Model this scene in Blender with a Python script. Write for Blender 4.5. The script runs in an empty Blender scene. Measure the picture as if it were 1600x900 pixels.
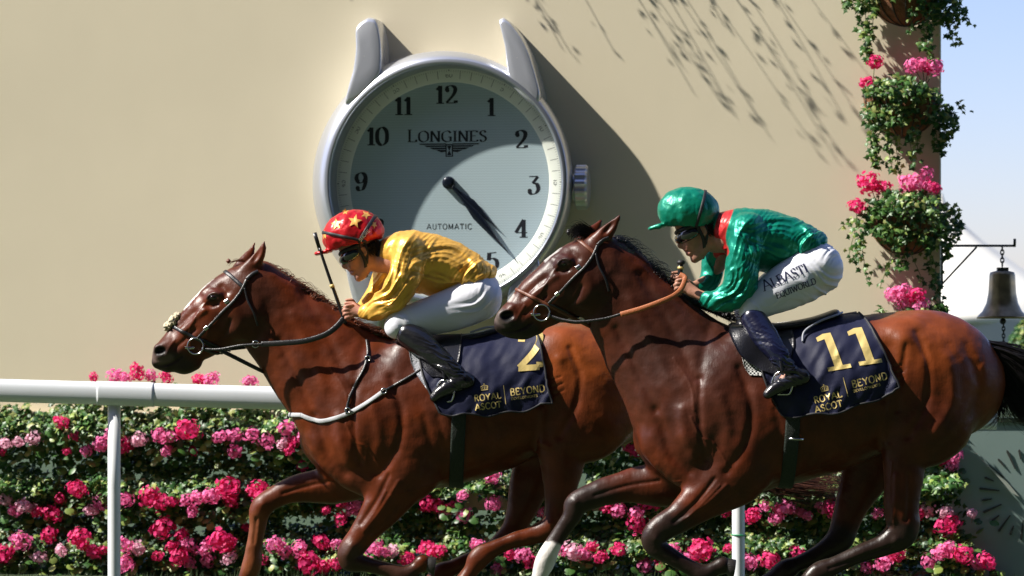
import bpy, math, random
import numpy as np
from mathutils import Vector, Matrix
from mathutils.bvhtree import BVHTree
random.seed(7); RNG = np.random.default_rng(7)
SC = bpy.context.scene
COL = SC.collection
# ---------------------------------------------------------------- camera, sky, sun, exposure
F = 5008.0; CAMZ = 1.42; HX = 800.0; HY = 555.0      # focal length in photo pixels, eye height, horizon
cam = bpy.data.objects.new('camera', bpy.data.cameras.new('camera')); COL.objects.link(cam)
cam.location = (0, 0, CAMZ); cam.rotation_euler = (math.radians(90), 0, 0)
cam.data.sensor_width = 36; cam.data.lens = F/1600*36; cam.data.shift_y = (HY-450)/1600
cam.data.clip_start = 0.5; cam.data.clip_end = 3000
cam.data.dof.use_dof = True; cam.data.dof.focus_distance = 16.0; cam.data.dof.aperture_fstop = 4.5
SC.camera = cam
SUND = Vector((0.68, 0.15, -0.69)).normalized()       # direction the sunlight travels
w = bpy.data.worlds.new('World'); SC.world = w; w.use_nodes = True
nt = w.node_tree; bg = nt.nodes['Background']
sky = nt.nodes.new('ShaderNodeTexSky'); sky.sky_type = 'NISHITA'; sky.sun_disc = False
sky.sun_elevation = math.asin(-SUND.z); sky.sun_rotation = math.atan2(-SUND.x, -SUND.y)
sky.air_density = 1.0; sky.dust_density = .6; sky.ozone_density = 4.5
tint = nt.nodes.new('ShaderNodeVectorMath'); tint.operation = 'MULTIPLY'; tint.inputs[1].default_value = (1.0, .87, .98)
nt.links.new(sky.outputs[0], tint.inputs[0]); nt.links.new(tint.outputs[0], bg.inputs[0]); bg.inputs[1].default_value = 0.105
sun = bpy.data.objects.new('sun', bpy.data.lights.new('sun', 'SUN')); COL.objects.link(sun)
sun.data.energy = 5.0; sun.data.angle = math.radians(0.7); sun.data.color = (1, 0.95, 0.86)
sun.rotation_euler = SUND.to_track_quat('-Z', 'Y').to_euler()
SC.view_settings.view_transform = 'Standard'; SC.view_settings.look = 'None'
SC.view_settings.gamma = 1; SC.view_settings.exposure = 0.8
SC.view_settings.use_curve_mapping = False
# ---------------------------------------------------------------- materials
MATS = {}
def mat(name, col=(.5, .5, .5), rough=.5, metal=0., spec=.5, attr=False, coat=0., coat_r=.2, sheen=0.,
        noise=None, bump=None, aniso=0., trans=0., rvar=None):
    m = bpy.data.materials.new(name); m.use_nodes = True; n = m.node_tree; b = n.nodes['Principled BSDF']
    b.inputs['Roughness'].default_value = rough; b.inputs['Metallic'].default_value = metal
    b.inputs['Specular IOR Level'].default_value = spec
    b.inputs['Coat Weight'].default_value = coat; b.inputs['Coat Roughness'].default_value = coat_r
    b.inputs['Sheen Weight'].default_value = sheen
    b.inputs['Anisotropic'].default_value = aniso
    b.inputs['Base Color'].default_value = (*col, 1)
    tc = n.nodes.new('ShaderNodeTexCoord')
    src = None
    if attr:
        a = n.nodes.new('ShaderNodeAttribute'); a.attribute_name = 'Col'; src = a.outputs['Color']
    if noise:                                    # (scale, amount): mottled colour of the thing itself
        t = n.nodes.new('ShaderNodeTexNoise'); t.inputs['Scale'].default_value = noise[0]; t.inputs['Detail'].default_value = 6
        n.links.new(tc.outputs['Object'], t.inputs['Vector'])
        mr = n.nodes.new('ShaderNodeMapRange'); mr.inputs['From Min'].default_value = .3; mr.inputs['From Max'].default_value = .7
        mr.inputs['To Min'].default_value = 1-noise[1]; mr.inputs['To Max'].default_value = 1+noise[1]
        n.links.new(t.outputs['Fac'], mr.inputs['Value'])
        mx = n.nodes.new('ShaderNodeVectorMath'); mx.operation = 'SCALE'
        if src: n.links.new(src, mx.inputs[0])
        else: mx.inputs[0].default_value = col
        n.links.new(mr.outputs[0], mx.inputs['Scale']); src = mx.outputs[0]
    if src: n.links.new(src, b.inputs['Base Color'])
    if rvar:                                     # (scale, min, max): damp and dry patches
        t = n.nodes.new('ShaderNodeTexNoise'); t.inputs['Scale'].default_value = rvar[0]; t.inputs['Detail'].default_value = 5
        n.links.new(tc.outputs['Object'], t.inputs['Vector'])
        mr = n.nodes.new('ShaderNodeMapRange'); mr.inputs['From Min'].default_value = .35; mr.inputs['From Max'].default_value = .65
        mr.inputs['To Min'].default_value = rvar[1]; mr.inputs['To Max'].default_value = rvar[2]
        n.links.new(t.outputs['Fac'], mr.inputs['Value']); n.links.new(mr.outputs[0], b.inputs['Roughness'])
    if bump:                                     # list of (scale, strength, stretch xyz)
        prev = None
        for sc, st, stretch in bump:
            mp = n.nodes.new('ShaderNodeMapping'); mp.inputs['Scale'].default_value = stretch
            n.links.new(tc.outputs['Object'], mp.inputs['Vector'])
            t = n.nodes.new('ShaderNodeTexNoise'); t.inputs['Scale'].default_value = sc; t.inputs['Detail'].default_value = 4
            n.links.new(mp.outputs[0], t.inputs['Vector'])
            bp = n.nodes.new('ShaderNodeBump'); bp.inputs['Strength'].default_value = st; bp.inputs['Distance'].default_value = .01
            n.links.new(t.outputs['Fac'], bp.inputs['Height'])
            if prev: n.links.new(prev, bp.inputs['Normal'])
            prev = bp.outputs[0]
        n.links.new(prev, b.inputs['Normal'])
    if trans:
        tr = n.nodes.new('ShaderNodeBsdfTranslucent'); mixs = n.nodes.new('ShaderNodeMixShader'); mixs.inputs[0].default_value = trans
        if src: n.links.new(src, tr.inputs['Color'])
        else: tr.inputs['Color'].default_value = (*col, 1)
        n.links.new(b.outputs[0], mixs.inputs[1]); n.links.new(tr.outputs[0], mixs.inputs[2])
        n.links.new(mixs.outputs[0], n.nodes['Material Output'].inputs[0])
    MATS[name] = m; return m
# ---------------------------------------------------------------- scene objects
ORI = {}
def tag(o, label=None, cat=None, group=None, kind=None):
    if label: o['label'] = label
    if cat: o['category'] = cat
    if group: o['group'] = group
    if kind: o['kind'] = kind
    return o
def thing(name, loc, label, cat, group=None):
    o = bpy.data.objects.new(name, None); COL.objects.link(o); o.location = loc
    o.empty_display_size = .1
    ORI[o] = np.array(loc, float); return tag(o, label, cat, group)
def signed_vol(V, Fc):
    a = V[Fc[:, 0]]; b = V[Fc[:, 1]]; c = V[Fc[:, 2]]
    v = np.einsum('ij,ij->i', a, np.cross(b, c)).sum()
    if Fc.shape[1] == 4:
        d = V[Fc[:, 3]]; v += np.einsum('ij,ij->i', a, np.cross(c, d)).sum()
    return v
def mesh_np(name, V, Fc, smooth=True, col=None):
    me = bpy.data.meshes.new(name); V = np.asarray(V, np.float32); Fc = np.asarray(Fc, np.int32)
    n, k = Fc.shape
    me.vertices.add(len(V)); me.vertices.foreach_set('co', V.ravel())
    me.loops.add(n*k); me.loops.foreach_set('vertex_index', Fc.ravel())
    me.polygons.add(n); me.polygons.foreach_set('loop_start', np.arange(0, n*k, k, dtype=np.int32))
    me.polygons.foreach_set('use_smooth', np.full(n, smooth))
    if col is not None:
        at = me.color_attributes.new('Col', 'FLOAT_COLOR', 'POINT')
        at.data.foreach_set('color', np.concatenate([col, np.ones((len(col), 1))], 1).astype(np.float32).ravel())
    me.update(calc_edges=True); return me
def mkobj(name, V, Fc, m, parent=None, smooth=True, col=None, closed=True, base=None):
    """V in world metres"""
    V = np.asarray(V, float); Fc = np.asarray(Fc)
    if closed and len(Fc) and signed_vol(V-V.mean(0), Fc) < 0: Fc = Fc[:, ::-1]
    if parent is not None: o0 = ORI[parent]
    else:
        o0 = np.array(base, float) if base is not None else np.array([*(V[:, :2].mean(0)), V[:, 2].min()])
    me = mesh_np(name, V-o0, Fc, smooth, col)
    o = bpy.data.objects.new(name, me); COL.objects.link(o); me.materials.append(m)
    ORI[o] = o0
    if parent is not None: o.parent = parent
    else: o.location = o0
    return o
def PX(D):                                   # photo measurements (px, py, px towards the viewer) at a depth -> metres
    s = D/F
    def f(P):
        P = np.asarray(P, float)
        return np.stack([(P[..., 0]-HX)*s, D-P[..., 2]*s, CAMZ-(P[..., 1]-HY)*s], -1)
    return f
# ---------------------------------------------------------------- numpy modelling tools
def catmull(P, sub, closed=False):
    P = np.asarray(P, float); n = len(P)
    if n < 3 and not closed:
        t = np.linspace(0, 1, sub+1)[:, None]; return P[0]*(1-t)+P[1]*t
    out = []
    rng = range(n) if closed else range(n-1)
    for i in rng:
        if closed: p0, p1, p2, p3 = P[i-1], P[i], P[(i+1) % n], P[(i+2) % n]
        else: p0, p1, p2, p3 = P[max(i-1, 0)], P[i], P[i+1], P[min(i+2, n-1)]
        for t in np.arange(sub)/sub:
            out.append(.5*((2*p1)+(-p0+p2)*t+(2*p0-5*p1+4*p2-p3)*t*t+(-p0+3*p1-3*p2+p3)*t**3))
    if not closed: out.append(P[-1])
    return np.array(out)
def hash3(i, j, k):
    n = (i.astype(np.int64)*374761393+j.astype(np.int64)*668265263+k.astype(np.int64)*2147483647) & 0xffffffff
    n = ((n ^ (n >> 13))*1274126177) & 0xffffffff
    return ((n ^ (n >> 16)) & 0xffff)/32767.5-1
def noise3(P):
    P = np.asarray(P, float); i = np.floor(P).astype(np.int64); f = P-i; f = f*f*(3-2*f); r = 0
    for a in (0, 1):
        for b in (0, 1):
            for c in (0, 1):
                wgt = (f[:, 0] if a else 1-f[:, 0])*(f[:, 1] if b else 1-f[:, 1])*(f[:, 2] if c else 1-f[:, 2])
                r = r+wgt*hash3(i[:, 0]+a, i[:, 1]+b, i[:, 2]+c)
    return r
def smin(a, b, k):
    h = np.clip(.5+.5*(b-a)/k, 0, 1); return b*(1-h)+a*h-k*h*(1-h)
class Field:
    def __init__(s, x0, x1, y0, y1, z0, z1, h):
        s.h = h; s.o = np.array([x0, y0, z0], float)
        s.ax = [np.arange(a, b+h, h, dtype=np.float32) for a, b in ((x0, x1), (y0, y1), (z0, z1))]
        s.V = np.full([len(a) for a in s.ax], 500., np.float32)
    def win(s, lo, hi):
        sl = []
        for i in range(3):
            a = int(max(0, math.floor((lo[i]-s.o[i])/s.h))); b = int(min(len(s.ax[i]), math.ceil((hi[i]-s.o[i])/s.h)+1))
            if b <= a: return None
            sl.append(slice(a, b))
        return tuple(sl)
    def put(s, sl, d, k, op):
        if op == 'add': s.V[sl] = smin(s.V[sl], d, k)
        else: s.V[sl] = -smin(-s.V[sl], d, k)
    def chain(s, st, k=8, sub=6, op='add'):
        """st rows: x, y, z, radius in the picture plane, z radius / plane radius"""
        st = catmull(np.array(st, float), sub)
        R = (st[:, 3]*np.maximum(1, st[:, 4])).max()+k+6
        lo = st[:, :3].min(0)-R; hi = st[:, :3].max(0)+R
        sl = s.win(lo, hi)
        if sl is None: return
        T = np.full(s.V[sl].shape, 500., np.float32); off = [q.start for q in sl]
        for i in range(len(st)-1):
            A, B = st[i], st[i+1]; rr = max(A[3]*max(1, A[4]), B[3]*max(1, B[4]))+k+6
            w2 = s.win(np.minimum(A[:3], B[:3])-rr, np.maximum(A[:3], B[:3])+rr)
            if w2 is None: continue
            x = s.ax[0][w2[0]][:, None, None]; y = s.ax[1][w2[1]][None, :, None]; z = s.ax[2][w2[2]][None, None, :]
            v = B[:3]-A[:3]; L = float(v@v)+1e-6
            t = np.clip(((x-A[0])*v[0]+(y-A[1])*v[1]+(z-A[2])*v[2])/L, 0, 1)
            f = A[4]+t*(B[4]-A[4])
            d = (np.sqrt((x-A[0]-t*v[0])**2+(y-A[1]-t*v[1])**2+((z-A[2]-t*v[2])/f)**2)-(A[3]+t*(B[3]-A[3])))
            d = d*np.minimum(1, f)
            ts = tuple(slice(q.start-o, q.stop-o) for q, o in zip(w2, off))
            T[ts] = np.minimum(T[ts], d)
        s.put(sl, T, k, op)
    def ell(s, c, R, ang=0, k=5, op='add'):
        rr = max(R)+k+5; sl = s.win(np.array(c)-rr, np.array(c)+rr)
        if sl is None: return
        x = s.ax[0][sl[0]][:, None, None]-c[0]; y = s.ax[1][sl[1]][None, :, None]-c[1]; z = s.ax[2][sl[2]][None, None, :]-c[2]
        ca, sa = math.cos(math.radians(ang)), math.sin(math.radians(ang))
        u = x*ca+y*sa; v = -x*sa+y*ca
        k0 = np.sqrt((u/R[0])**2+(v/R[1])**2+(z/R[2])**2); k1 = np.sqrt((u/R[0]**2)**2+(v/R[1]**2)**2+(z/R[2]**2)**2)+1e-6
        s.put(sl, k0*(k0-1)/k1, k, op)
    def mesh(s, smooth=2):
        V = s.V; S = V < 0; nx, ny, nz = V.shape
        cnt = np.zeros((nx-1, ny-1, nz-1), np.uint8)
        for a in (0, 1):
            for b in (0, 1):
                for c in (0, 1): cnt += S[a:nx-1+a, b:ny-1+b, c:nz-1+c]
        act = (cnt > 0) & (cnt < 8); I = np.argwhere(act)
        idx = np.full(act.shape, -1, np.int64); idx[act] = np.arange(len(I))
        acc = np.zeros((len(I), 3)); num = np.zeros(len(I))
        cs = [(a, b, c) for a in (0, 1) for b in (0, 1) for c in (0, 1)]
        for p in cs:
            for ax in range(3):
                if p[ax]: continue
                q = list(p); q[ax] = 1
                va = V[I[:, 0]+p[0], I[:, 1]+p[1], I[:, 2]+p[2]]; vb = V[I[:, 0]+q[0], I[:, 1]+q[1], I[:, 2]+q[2]]
                m = (va < 0) != (vb < 0); t = np.where(m, va/np.where(m, va-vb, 1), 0)
                P = np.array(p, float)[None, :].repeat(len(I), 0); P[:, ax] += t
                acc += P*m[:, None]; num += m
        X = (acc/num[:, None]+I)*s.h+s.o
        quads = []
        for ax in range(3):
            b, c = [(1, 2), (2, 0), (0, 1)][ax]
            A = S.take(range(0, S.shape[ax]-1), ax); B = S.take(range(1, S.shape[ax]), ax)
            E = np.argwhere(A != B)
            ok = (E[:, b] > 0) & (E[:, c] > 0) & (E[:, b] < S.shape[b]-1) & (E[:, c] < S.shape[c]-1); E = E[ok]
            def g(db, dc):
                Q = E.copy(); Q[:, b] -= db; Q[:, c] -= dc; return idx[Q[:, 0], Q[:, 1], Q[:, 2]]
            q = np.stack([g(1, 1), g(0, 1), g(0, 0), g(1, 0)], 1)
            sgn = S[E[:, 0], E[:, 1], E[:, 2]]
            q[~sgn] = q[~sgn][:, ::-1]; quads.append(q)
        Q = np.concatenate(quads)
        if signed_vol(X-X.mean(0), Q) < 0: Q = Q[:, ::-1]
        e = np.concatenate([Q[:, [0, 1]], Q[:, [1, 2]], Q[:, [2, 3]], Q[:, [3, 0]]])
        for _ in range(smooth):
            sm = np.zeros_like(X); cn = np.bincount(e.ravel(), minlength=len(X))
            for d in range(3):
                sm[:, d] = np.bincount(e[:, 0], X[e[:, 1], d], len(X))+np.bincount(e[:, 1], X[e[:, 0], d], len(X))
            X = X*.45+.55*sm/np.maximum(cn, 1)[:, None]
        return X, Q
def vnormals(X, Q):
    n = np.cross(X[Q[:, 2]]-X[Q[:, 0]], X[Q[:, 3]]-X[Q[:, 1]]); N = np.zeros_like(X)
    for k in range(4):
        for d in range(3): N[:, d] += np.bincount(Q[:, k], n[:, d], len(X))
    return N/(np.linalg.norm(N, axis=1, keepdims=True)+1e-9)
def pdist(X, pts):
    """distance in the picture plane to a polyline, smoothed"""
    pts = catmull(np.array(pts, float)[:, :2], 5) if len(pts) > 1 else np.array(pts, float)
    d = np.full(len(X), 1e9)
    if len(pts) == 1: return np.hypot(X[:, 0]-pts[0][0], X[:, 1]-pts[0][1])
    for a, b in zip(pts[:-1], pts[1:]):
        v = b-a; t = np.clip(((X[:, :2]-a)@v)/(v@v+1e-9), 0, 1)
        d = np.minimum(d, np.hypot(X[:, 0]-a[0]-t*v[0], X[:, 1]-a[1]-t*v[1]))
    return d
def carve(X, N, strokes, zr=None):
    disp = np.zeros(len(X))
    for w_, amp, pts in strokes:
        pp = np.array(pts, float); lo = pp.min(0)[:2]-3*w_; hi = pp.max(0)[:2]+3*w_
        m = (X[:, 0] > lo[0]) & (X[:, 0] < hi[0]) & (X[:, 1] > lo[1]) & (X[:, 1] < hi[1])
        if zr: m &= (X[:, 2] > zr[0]) & (X[:, 2] < zr[1])
        if not m.any(): continue
        d = pdist(X[m], pp); disp[m] += amp*np.exp(-(d/w_)**2)*np.abs(N[m, 2])
    return X+N*disp[:, None]
def folds(X, N, zones):
    """zones: centre x, y, reach, fold direction deg, spacing, amplitude, warp. Creases that wander, branch and die out"""
    disp = np.zeros(len(X))
    for i, (cx, cy, R, ang, sp, amp, wp) in enumerate(zones):
        a = math.radians(ang); u = (X[:, 0]-cx)*math.cos(a)+(X[:, 1]-cy)*math.sin(a); v = -(X[:, 0]-cx)*math.sin(a)+(X[:, 1]-cy)*math.cos(a)
        g = np.exp(-((u/(R*1.5))**2+(v/(R*1.1))**2)); z = X[:, 2]
        wv = v+wp*sp*.9*noise3(np.stack([u/(sp*3)+7*i, v/(sp*3), z/(sp*4)], 1))
        n1 = noise3(np.stack([u/(sp*3.6)+31*i, wv/(sp*.62), z/(sp*3)], 1)); n2 = noise3(np.stack([u/(sp*2.2)+11*i, wv/(sp*.36), z/(sp*2)+5], 1))
        r1 = 1-np.abs(n1)*2.6; r1 = np.clip(r1, -1, 1); r2 = np.clip(1-np.abs(n2)*2.8, -1, 1)
        disp += amp*g*(1.15*r1+.4*r2-.3)
    return X+N*disp[:, None]
def bvh_of(X, Q): return BVHTree.FromPolygons(X.tolist(), Q.tolist())
def drop(b, x, y, side=1, off=0.):
    hit = b.ray_cast(Vector((x, y, 400*side)), Vector((0, 0, -side)))
    if hit[0] is None: return None
    n = hit[1];  n = n if n.z*side > 0 else -n
    return np.array(hit[0])+np.array(n)*off, np.array(n)
def strap_path(b, pts, off=1.5, step=3, side=1):
    pts = catmull(np.array(pts, float)[:, :2], 12); out = []; last = None
    for p in pts:
        h = drop(b, p[0], p[1], side, off)
        if h is None:
            if last is None: continue
            h = (np.array([p[0], p[1], last[0][2]]), last[1])
        if last is not None and abs(h[0][2]-last[0][2]) > 14: h = (np.array([h[0][0], h[0][1], last[0][2]+np.sign(h[0][2]-last[0][2])*8]), h[1])
        out.append(h); last = h
    P = np.array([o[0] for o in out]); Nn = np.array([o[1] for o in out])
    for _ in range(2):
        P[1:-1] = .5*P[1:-1]+.25*(P[:-2]+P[2:]); Nn[1:-1] = .5*Nn[1:-1]+.25*(Nn[:-2]+Nn[2:])
    return P, Nn
def ring_path(b, c, axis, R=260, n=40, off=1.5, lo=0, hi=360):
    """closed strap round a body part: rays towards c in the plane across axis"""
    axis = np.array(axis, float); axis /= np.linalg.norm(axis)
    e1 = np.cross(axis, [0, 0, 1.]); e1 /= np.linalg.norm(e1); e2 = np.cross(axis, e1); P = []; Nn = []
    for t in np.radians(np.linspace(lo, hi, n, endpoint=(hi-lo < 360))):
        d = e1*math.cos(t)+e2*math.sin(t); o = np.array(c)+d*R
        hit = b.ray_cast(Vector(o), Vector(-d))
        if hit[0] is None: continue
        P.append(np.array(hit[0])+d*off); Nn.append(d)
    return np.array(P), np.array(Nn)
def ribbon(P, Nn, wd, th, closed=False):
    """strap cross-section: rounded slab of width wd, thickness th"""
    P = np.asarray(P, float); n = len(P)
    T = (np.roll(P, -1, 0)-np.roll(P, 1, 0)) if closed else np.gradient(P, axis=0)
    T /= np.linalg.norm(T, axis=1, keepdims=True)+1e-9
    S = np.cross(Nn, T); S /= np.linalg.norm(S, axis=1, keepdims=True)+1e-9
    U = np.cross(T, S)
    wd = np.broadcast_to(wd, n)[:, None]; th = np.broadcast_to(th, n)[:, None]
    prof = [(-.5, -.5), (-.5, .2), (-.36, .5), (.36, .5), (.5, .2), (.5, -.5)]
    return sweep([P+S*wd*a+U*th*b for a, b in prof], closed)
def sweep(rings, closed=False):
    k = len(rings); n = len(rings[0]); V = np.stack(rings, 1).reshape(-1, 3); Fq = []
    m = n if closed else n-1
    for i in range(m):
        j = (i+1) % n
        for a in range(k): b = (a+1) % k; Fq.append((i*k+a, i*k+b, j*k+b, j*k+a))
    if not closed:
        for i, rev in ((0, 1), (n-1, 0)):
            c = len(V); V = np.vstack([V, V[i*k:(i+1)*k].mean(0)])
            for a in range(k):
                b = (a+1) % k; q = (i*k+a, i*k+b, c, c); Fq.append((q[1], q[0], c, c) if rev else q)
    return V, fixdeg(Fq)
def fixdeg(Fq):
    """quads with a repeated last index are triangles: keep them as quads with a harmless duplicate removed later"""
    return np.array(Fq)
def tube(P, r, k=8, closed=False):
    P = np.asarray(P, float); n = len(P)
    T = (np.roll(P, -1, 0)-np.roll(P, 1, 0)) if closed else np.gradient(P, axis=0)
    T /= np.linalg.norm(T, axis=1, keepdims=True)+1e-9
    up = np.array([0, 0, 1.]) if abs(T[:, 2]).mean() < .8 else np.array([1., 0, 0])
    A = np.cross(T, up); A /= np.linalg.norm(A, axis=1, keepdims=True)+1e-9; B = np.cross(T, A)
    r = np.broadcast_to(r, n)[:, None]
    return sweep([P+r*(A*math.cos(t)+B*math.sin(t)) for t in np.arange(k)*2*math.pi/k], closed)
def join(parts):
    V = []; Q = []; o = 0
    for v, q in parts: V.append(v); Q.append(np.asarray(q)+o); o += len(v)
    return np.vstack(V), np.vstack(Q)
def add_px(name, VF, D, m, parent, **kw):
    """mesh given in photo-measure units; quads that repeat an index become triangles"""
    V, Q = VF; V = PX(D)(V); return add_w(name, V, Q, m, parent, **kw)
def add_w(name, V, Q, m, parent, smooth=True, base=None, col=None, closed=True):
    Q = np.asarray(Q); deg = Q[:, 2] == Q[:, 3] if Q.shape[1] == 4 else np.zeros(len(Q), bool)
    if closed and signed_vol(V-V.mean(0), Q) < 0: Q = Q[:, ::-1].copy() if not deg.any() else np.where(deg[:, None], Q[:, [1, 0, 2, 3]], Q[:, ::-1])
    if parent is not None: o0 = ORI[parent]
    else: o0 = np.array(base, float) if base is not None else np.array([*(V[:, :2].mean(0)), V[:, 2].min()])
    if deg.any():
        me = bpy.data.meshes.new(name); fl = [tuple(q[:3]) if dd else tuple(q) for q, dd in zip(Q.tolist(), deg)]
        me.from_pydata((V-o0).tolist(), [], fl); me.polygons.foreach_set('use_smooth', np.full(len(fl), smooth)); me.update()
        if col is not None:
            at = me.color_attributes.new('Col', 'FLOAT_COLOR', 'POINT')
            at.data.foreach_set('color', np.concatenate([col, np.ones((len(col), 1))], 1).astype(np.float32).ravel())
    else: me = mesh_np(name, V-o0, Q, smooth, col)
    o = bpy.data.objects.new(name, me); COL.objects.link(o); me.materials.append(m); ORI[o] = o0
    if parent is not None: o.parent = parent
    else: o.location = o0
    return o
def box(x0, x1, y0, y1, z0, z1):
    V = np.array([(x, y, z) for x in (x0, x1) for y in (y0, y1) for z in (z0, z1)], float)
    return V, np.array([(0, 1, 3, 2), (4, 6, 7, 5), (0, 4, 5, 1), (2, 3, 7, 6), (0, 2, 6, 4), (1, 5, 7, 3)])
def lathe(prof, n=32):
    """prof rows (radius, height), axis z"""
    V = []; Q = []
    for r, z in prof: V += [(r*math.cos(t), r*math.sin(t), z) for t in np.arange(n)*2*math.pi/n]
    for i in range(len(prof)-1):
        for a in range(n): b = (a+1) % n; Q.append((i*n+a, i*n+b, (i+1)*n+b, (i+1)*n+a))
    return np.array(V), np.array(Q)
def bevel(o, wd=.004, seg=2):
    md = o.modifiers.new('bevel', 'BEVEL'); md.width = wd; md.segments = seg; md.limit_method = 'ANGLE'; return o
# ---------------------------------------------------------------- lettering: strokes written with a broad nib
GL = {  # width, [ (curved, points) ], serif points, dots
'A': (.8, [(0, [(0, 0), (.4, 1)]), (0, [(.4, 1), (.8, 0)]), (0, [(.14, .35), (.66, .35)])], [(0, 0), (.8, 0)]),
'B': (.64, [(0, [(.1, 0), (.1, 1)]), (1, [(.1, 1), (.45, .98), (.54, .78), (.42, .55), (.1, .53)]), (1, [(.1, .53), (.5, .5), (.62, .27), (.48, .02), (.1, 0)])], [(.1, 0), (.1, 1)]),
'C': (.74, [(1, [(.7, .8), (.55, .97), (.32, .97), (.06, .75), (.06, .25), (.32, .02), (.56, .03), (.72, .2)])], []),
'D': (.76, [(0, [(.1, 0), (.1, 1)]), (1, [(.1, 1), (.45, .98), (.7, .75), (.7, .25), (.45, .02), (.1, 0)])], [(.1, 0), (.1, 1)]),
'E': (.62, [(0, [(.1, 0), (.1, 1)]), (0, [(.1, .98), (.56, .98)]), (0, [(.1, .52), (.48, .52)]), (0, [(.1, .02), (.6, .02)]), (0, [(.56, .99), (.56, .84)]), (0, [(.6, .16), (.6, .01)])], [(.1, 0), (.1, 1)]),
'G': (.78, [(1, [(.7, .8), (.55, .97), (.32, .97), (.06, .75), (.06, .25), (.32, .02), (.56, .03), (.7, .15)]), (0, [(.7, .05), (.7, .45)]), (0, [(.5, .45), (.78, .45)])], []),
'H': (.76, [(0, [(.1, 0), (.1, 1)]), (0, [(.66, 0), (.66, 1)]), (0, [(.1, .5), (.66, .5)])], [(.1, 0), (.1, 1), (.66, 0), (.66, 1)]),
'I': (.26, [(0, [(.13, 0), (.13, 1)])], [(.13, 0), (.13, 1)]),
'L': (.6, [(0, [(.1, 0), (.1, 1)]), (0, [(.1, .02), (.56, .02)]), (0, [(.56, .2), (.56, .01)])], [(.1, 0), (.1, 1)]),
'M': (.9, [(0, [(.1, 0), (.1, 1)]), (0, [(.1, 1), (.45, .1)]), (0, [(.45, .1), (.8, 1)]), (0, [(.8, 0), (.8, 1)])], [(.1, 0), (.8, 0)]),
'N': (.78, [(0, [(.1, 0), (.1, 1)]), (0, [(.1, 1), (.68, 0)]), (0, [(.68, 0), (.68, 1)])], [(.1, 0), (.68, 1)]),
'O': (.8, [(2, [(.4, 1), (.1, .82), (.04, .5), (.1, .18), (.4, 0), (.7, .18), (.76, .5), (.7, .82)])], []),
'P': (.62, [(0, [(.1, 0), (.1, 1)]), (1, [(.1, 1), (.48, .98), (.6, .74), (.46, .5), (.1, .48)])], [(.1, 0), (.1, 1)]),
'Q': (.8, [(2, [(.4, 1), (.1, .82), (.04, .5), (.1, .18), (.4, 0), (.7, .18), (.76, .5), (.7, .82)]), (0, [(.42, .2), (.78, -.14)])], []),
'R': (.7, [(0, [(.1, 0), (.1, 1)]), (1, [(.1, 1), (.46, .98), (.57, .76), (.45, .54), (.1, .52)]), (0, [(.34, .52), (.66, 0)])], [(.1, 0), (.1, 1), (.66, 0)]),
'S': (.58, [(1, [(.5, .82), (.38, .98), (.16, .95), (.07, .75), (.2, .57), (.42, .45), (.52, .25), (.4, .03), (.18, .01), (.06, .18)])], []),
'T': (.68, [(0, [(.34, 0), (.34, 1)]), (0, [(.03, .98), (.65, .98)]), (0, [(.04, .98), (.04, .82)]), (0, [(.64, .98), (.64, .82)])], [(.34, 0)]),
'U': (.76, [(1, [(.1, 1), (.1, .35), (.2, .06), (.4, 0), (.58, .06), (.66, .35), (.66, 1)])], [(.1, 1), (.66, 1)]),
'V': (.76, [(0, [(.04, 1), (.38, 0)]), (0, [(.38, 0), (.72, 1)])], [(.04, 1), (.72, 1)]),
'W': (1.05, [(0, [(.03, 1), (.28, 0)]), (0, [(.28, 0), (.52, .9)]), (0, [(.52, .9), (.76, 0)]), (0, [(.76, 0), (1.02, 1)])], [(.03, 1), (1.02, 1)]),
'Y': (.74, [(0, [(.03, 1), (.37, .48)]), (0, [(.37, .48), (.71, 1)]), (0, [(.37, 0), (.37, .5)])], [(.37, 0)]),
' ': (.35, [], []),
'1': (.42, [(0, [(.24, 0), (.24, 1)]), (0, [(.24, .98), (.04, .78)])], [(.24, 0)]),
'2': (.62, [(1, [(.1, .72), (.14, .93), (.32, 1), (.52, .9), (.54, .7), (.4, .42), (.08, .06)]), (0, [(.06, .04), (.58, .04)]), (0, [(.58, .04), (.58, .18)])], [], [(.13, .74)]),
'3': (.62, [(0, [(.08, .97), (.54, .97)]), (0, [(.54, .97), (.26, .6)]), (1, [(.26, .6), (.48, .54), (.56, .28), (.42, .04), (.2, 0), (.06, .16)])], [], [(.1, .18)]),
'4': (.66, [(0, [(.44, 0), (.44, 1)]), (0, [(.44, 1), (.02, .28)]), (0, [(.02, .28), (.64, .28)])], [(.44, 0)]),
'5': (.62, [(0, [(.14, .93), (.52, .97)]), (0, [(.15, .95), (.12, .54)]), (1, [(.12, .54), (.32, .64), (.54, .5), (.55, .18), (.34, 0), (.12, .05), (.07, .18)])], [], [(.11, .18)]),
'6': (.62, [(1, [(.52, .84), (.4, .98), (.2, .9), (.07, .5), (.1, .14), (.3, 0), (.5, .1), (.56, .32), (.42, .55), (.22, .52), (.1, .34)])], [], [(.5, .84)]),
'7': (.6, [(0, [(.05, .95), (.56, .95)]), (0, [(.56, .95), (.2, 0)])], []),
'8': (.62, [(2, [(.31, 1), (.13, .9), (.12, .68), (.31, .54), (.5, .35), (.5, .1), (.31, 0), (.1, .1), (.1, .35), (.31, .54), (.5, .68), (.49, .9)])], []),
'9': (.62, [(1, [(.1, .16), (.22, .02), (.42, .1), (.55, .5), (.52, .86), (.32, 1), (.12, .9), (.06, .68), (.2, .45), (.4, .48), (.52, .66)])], [], [(.12, .16)]),
'0': (.64, [(2, [(.32, 1), (.1, .82), (.05, .5), (.1, .18), (.32, 0), (.54, .18), (.59, .5), (.54, .82)])], []),
}
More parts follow.
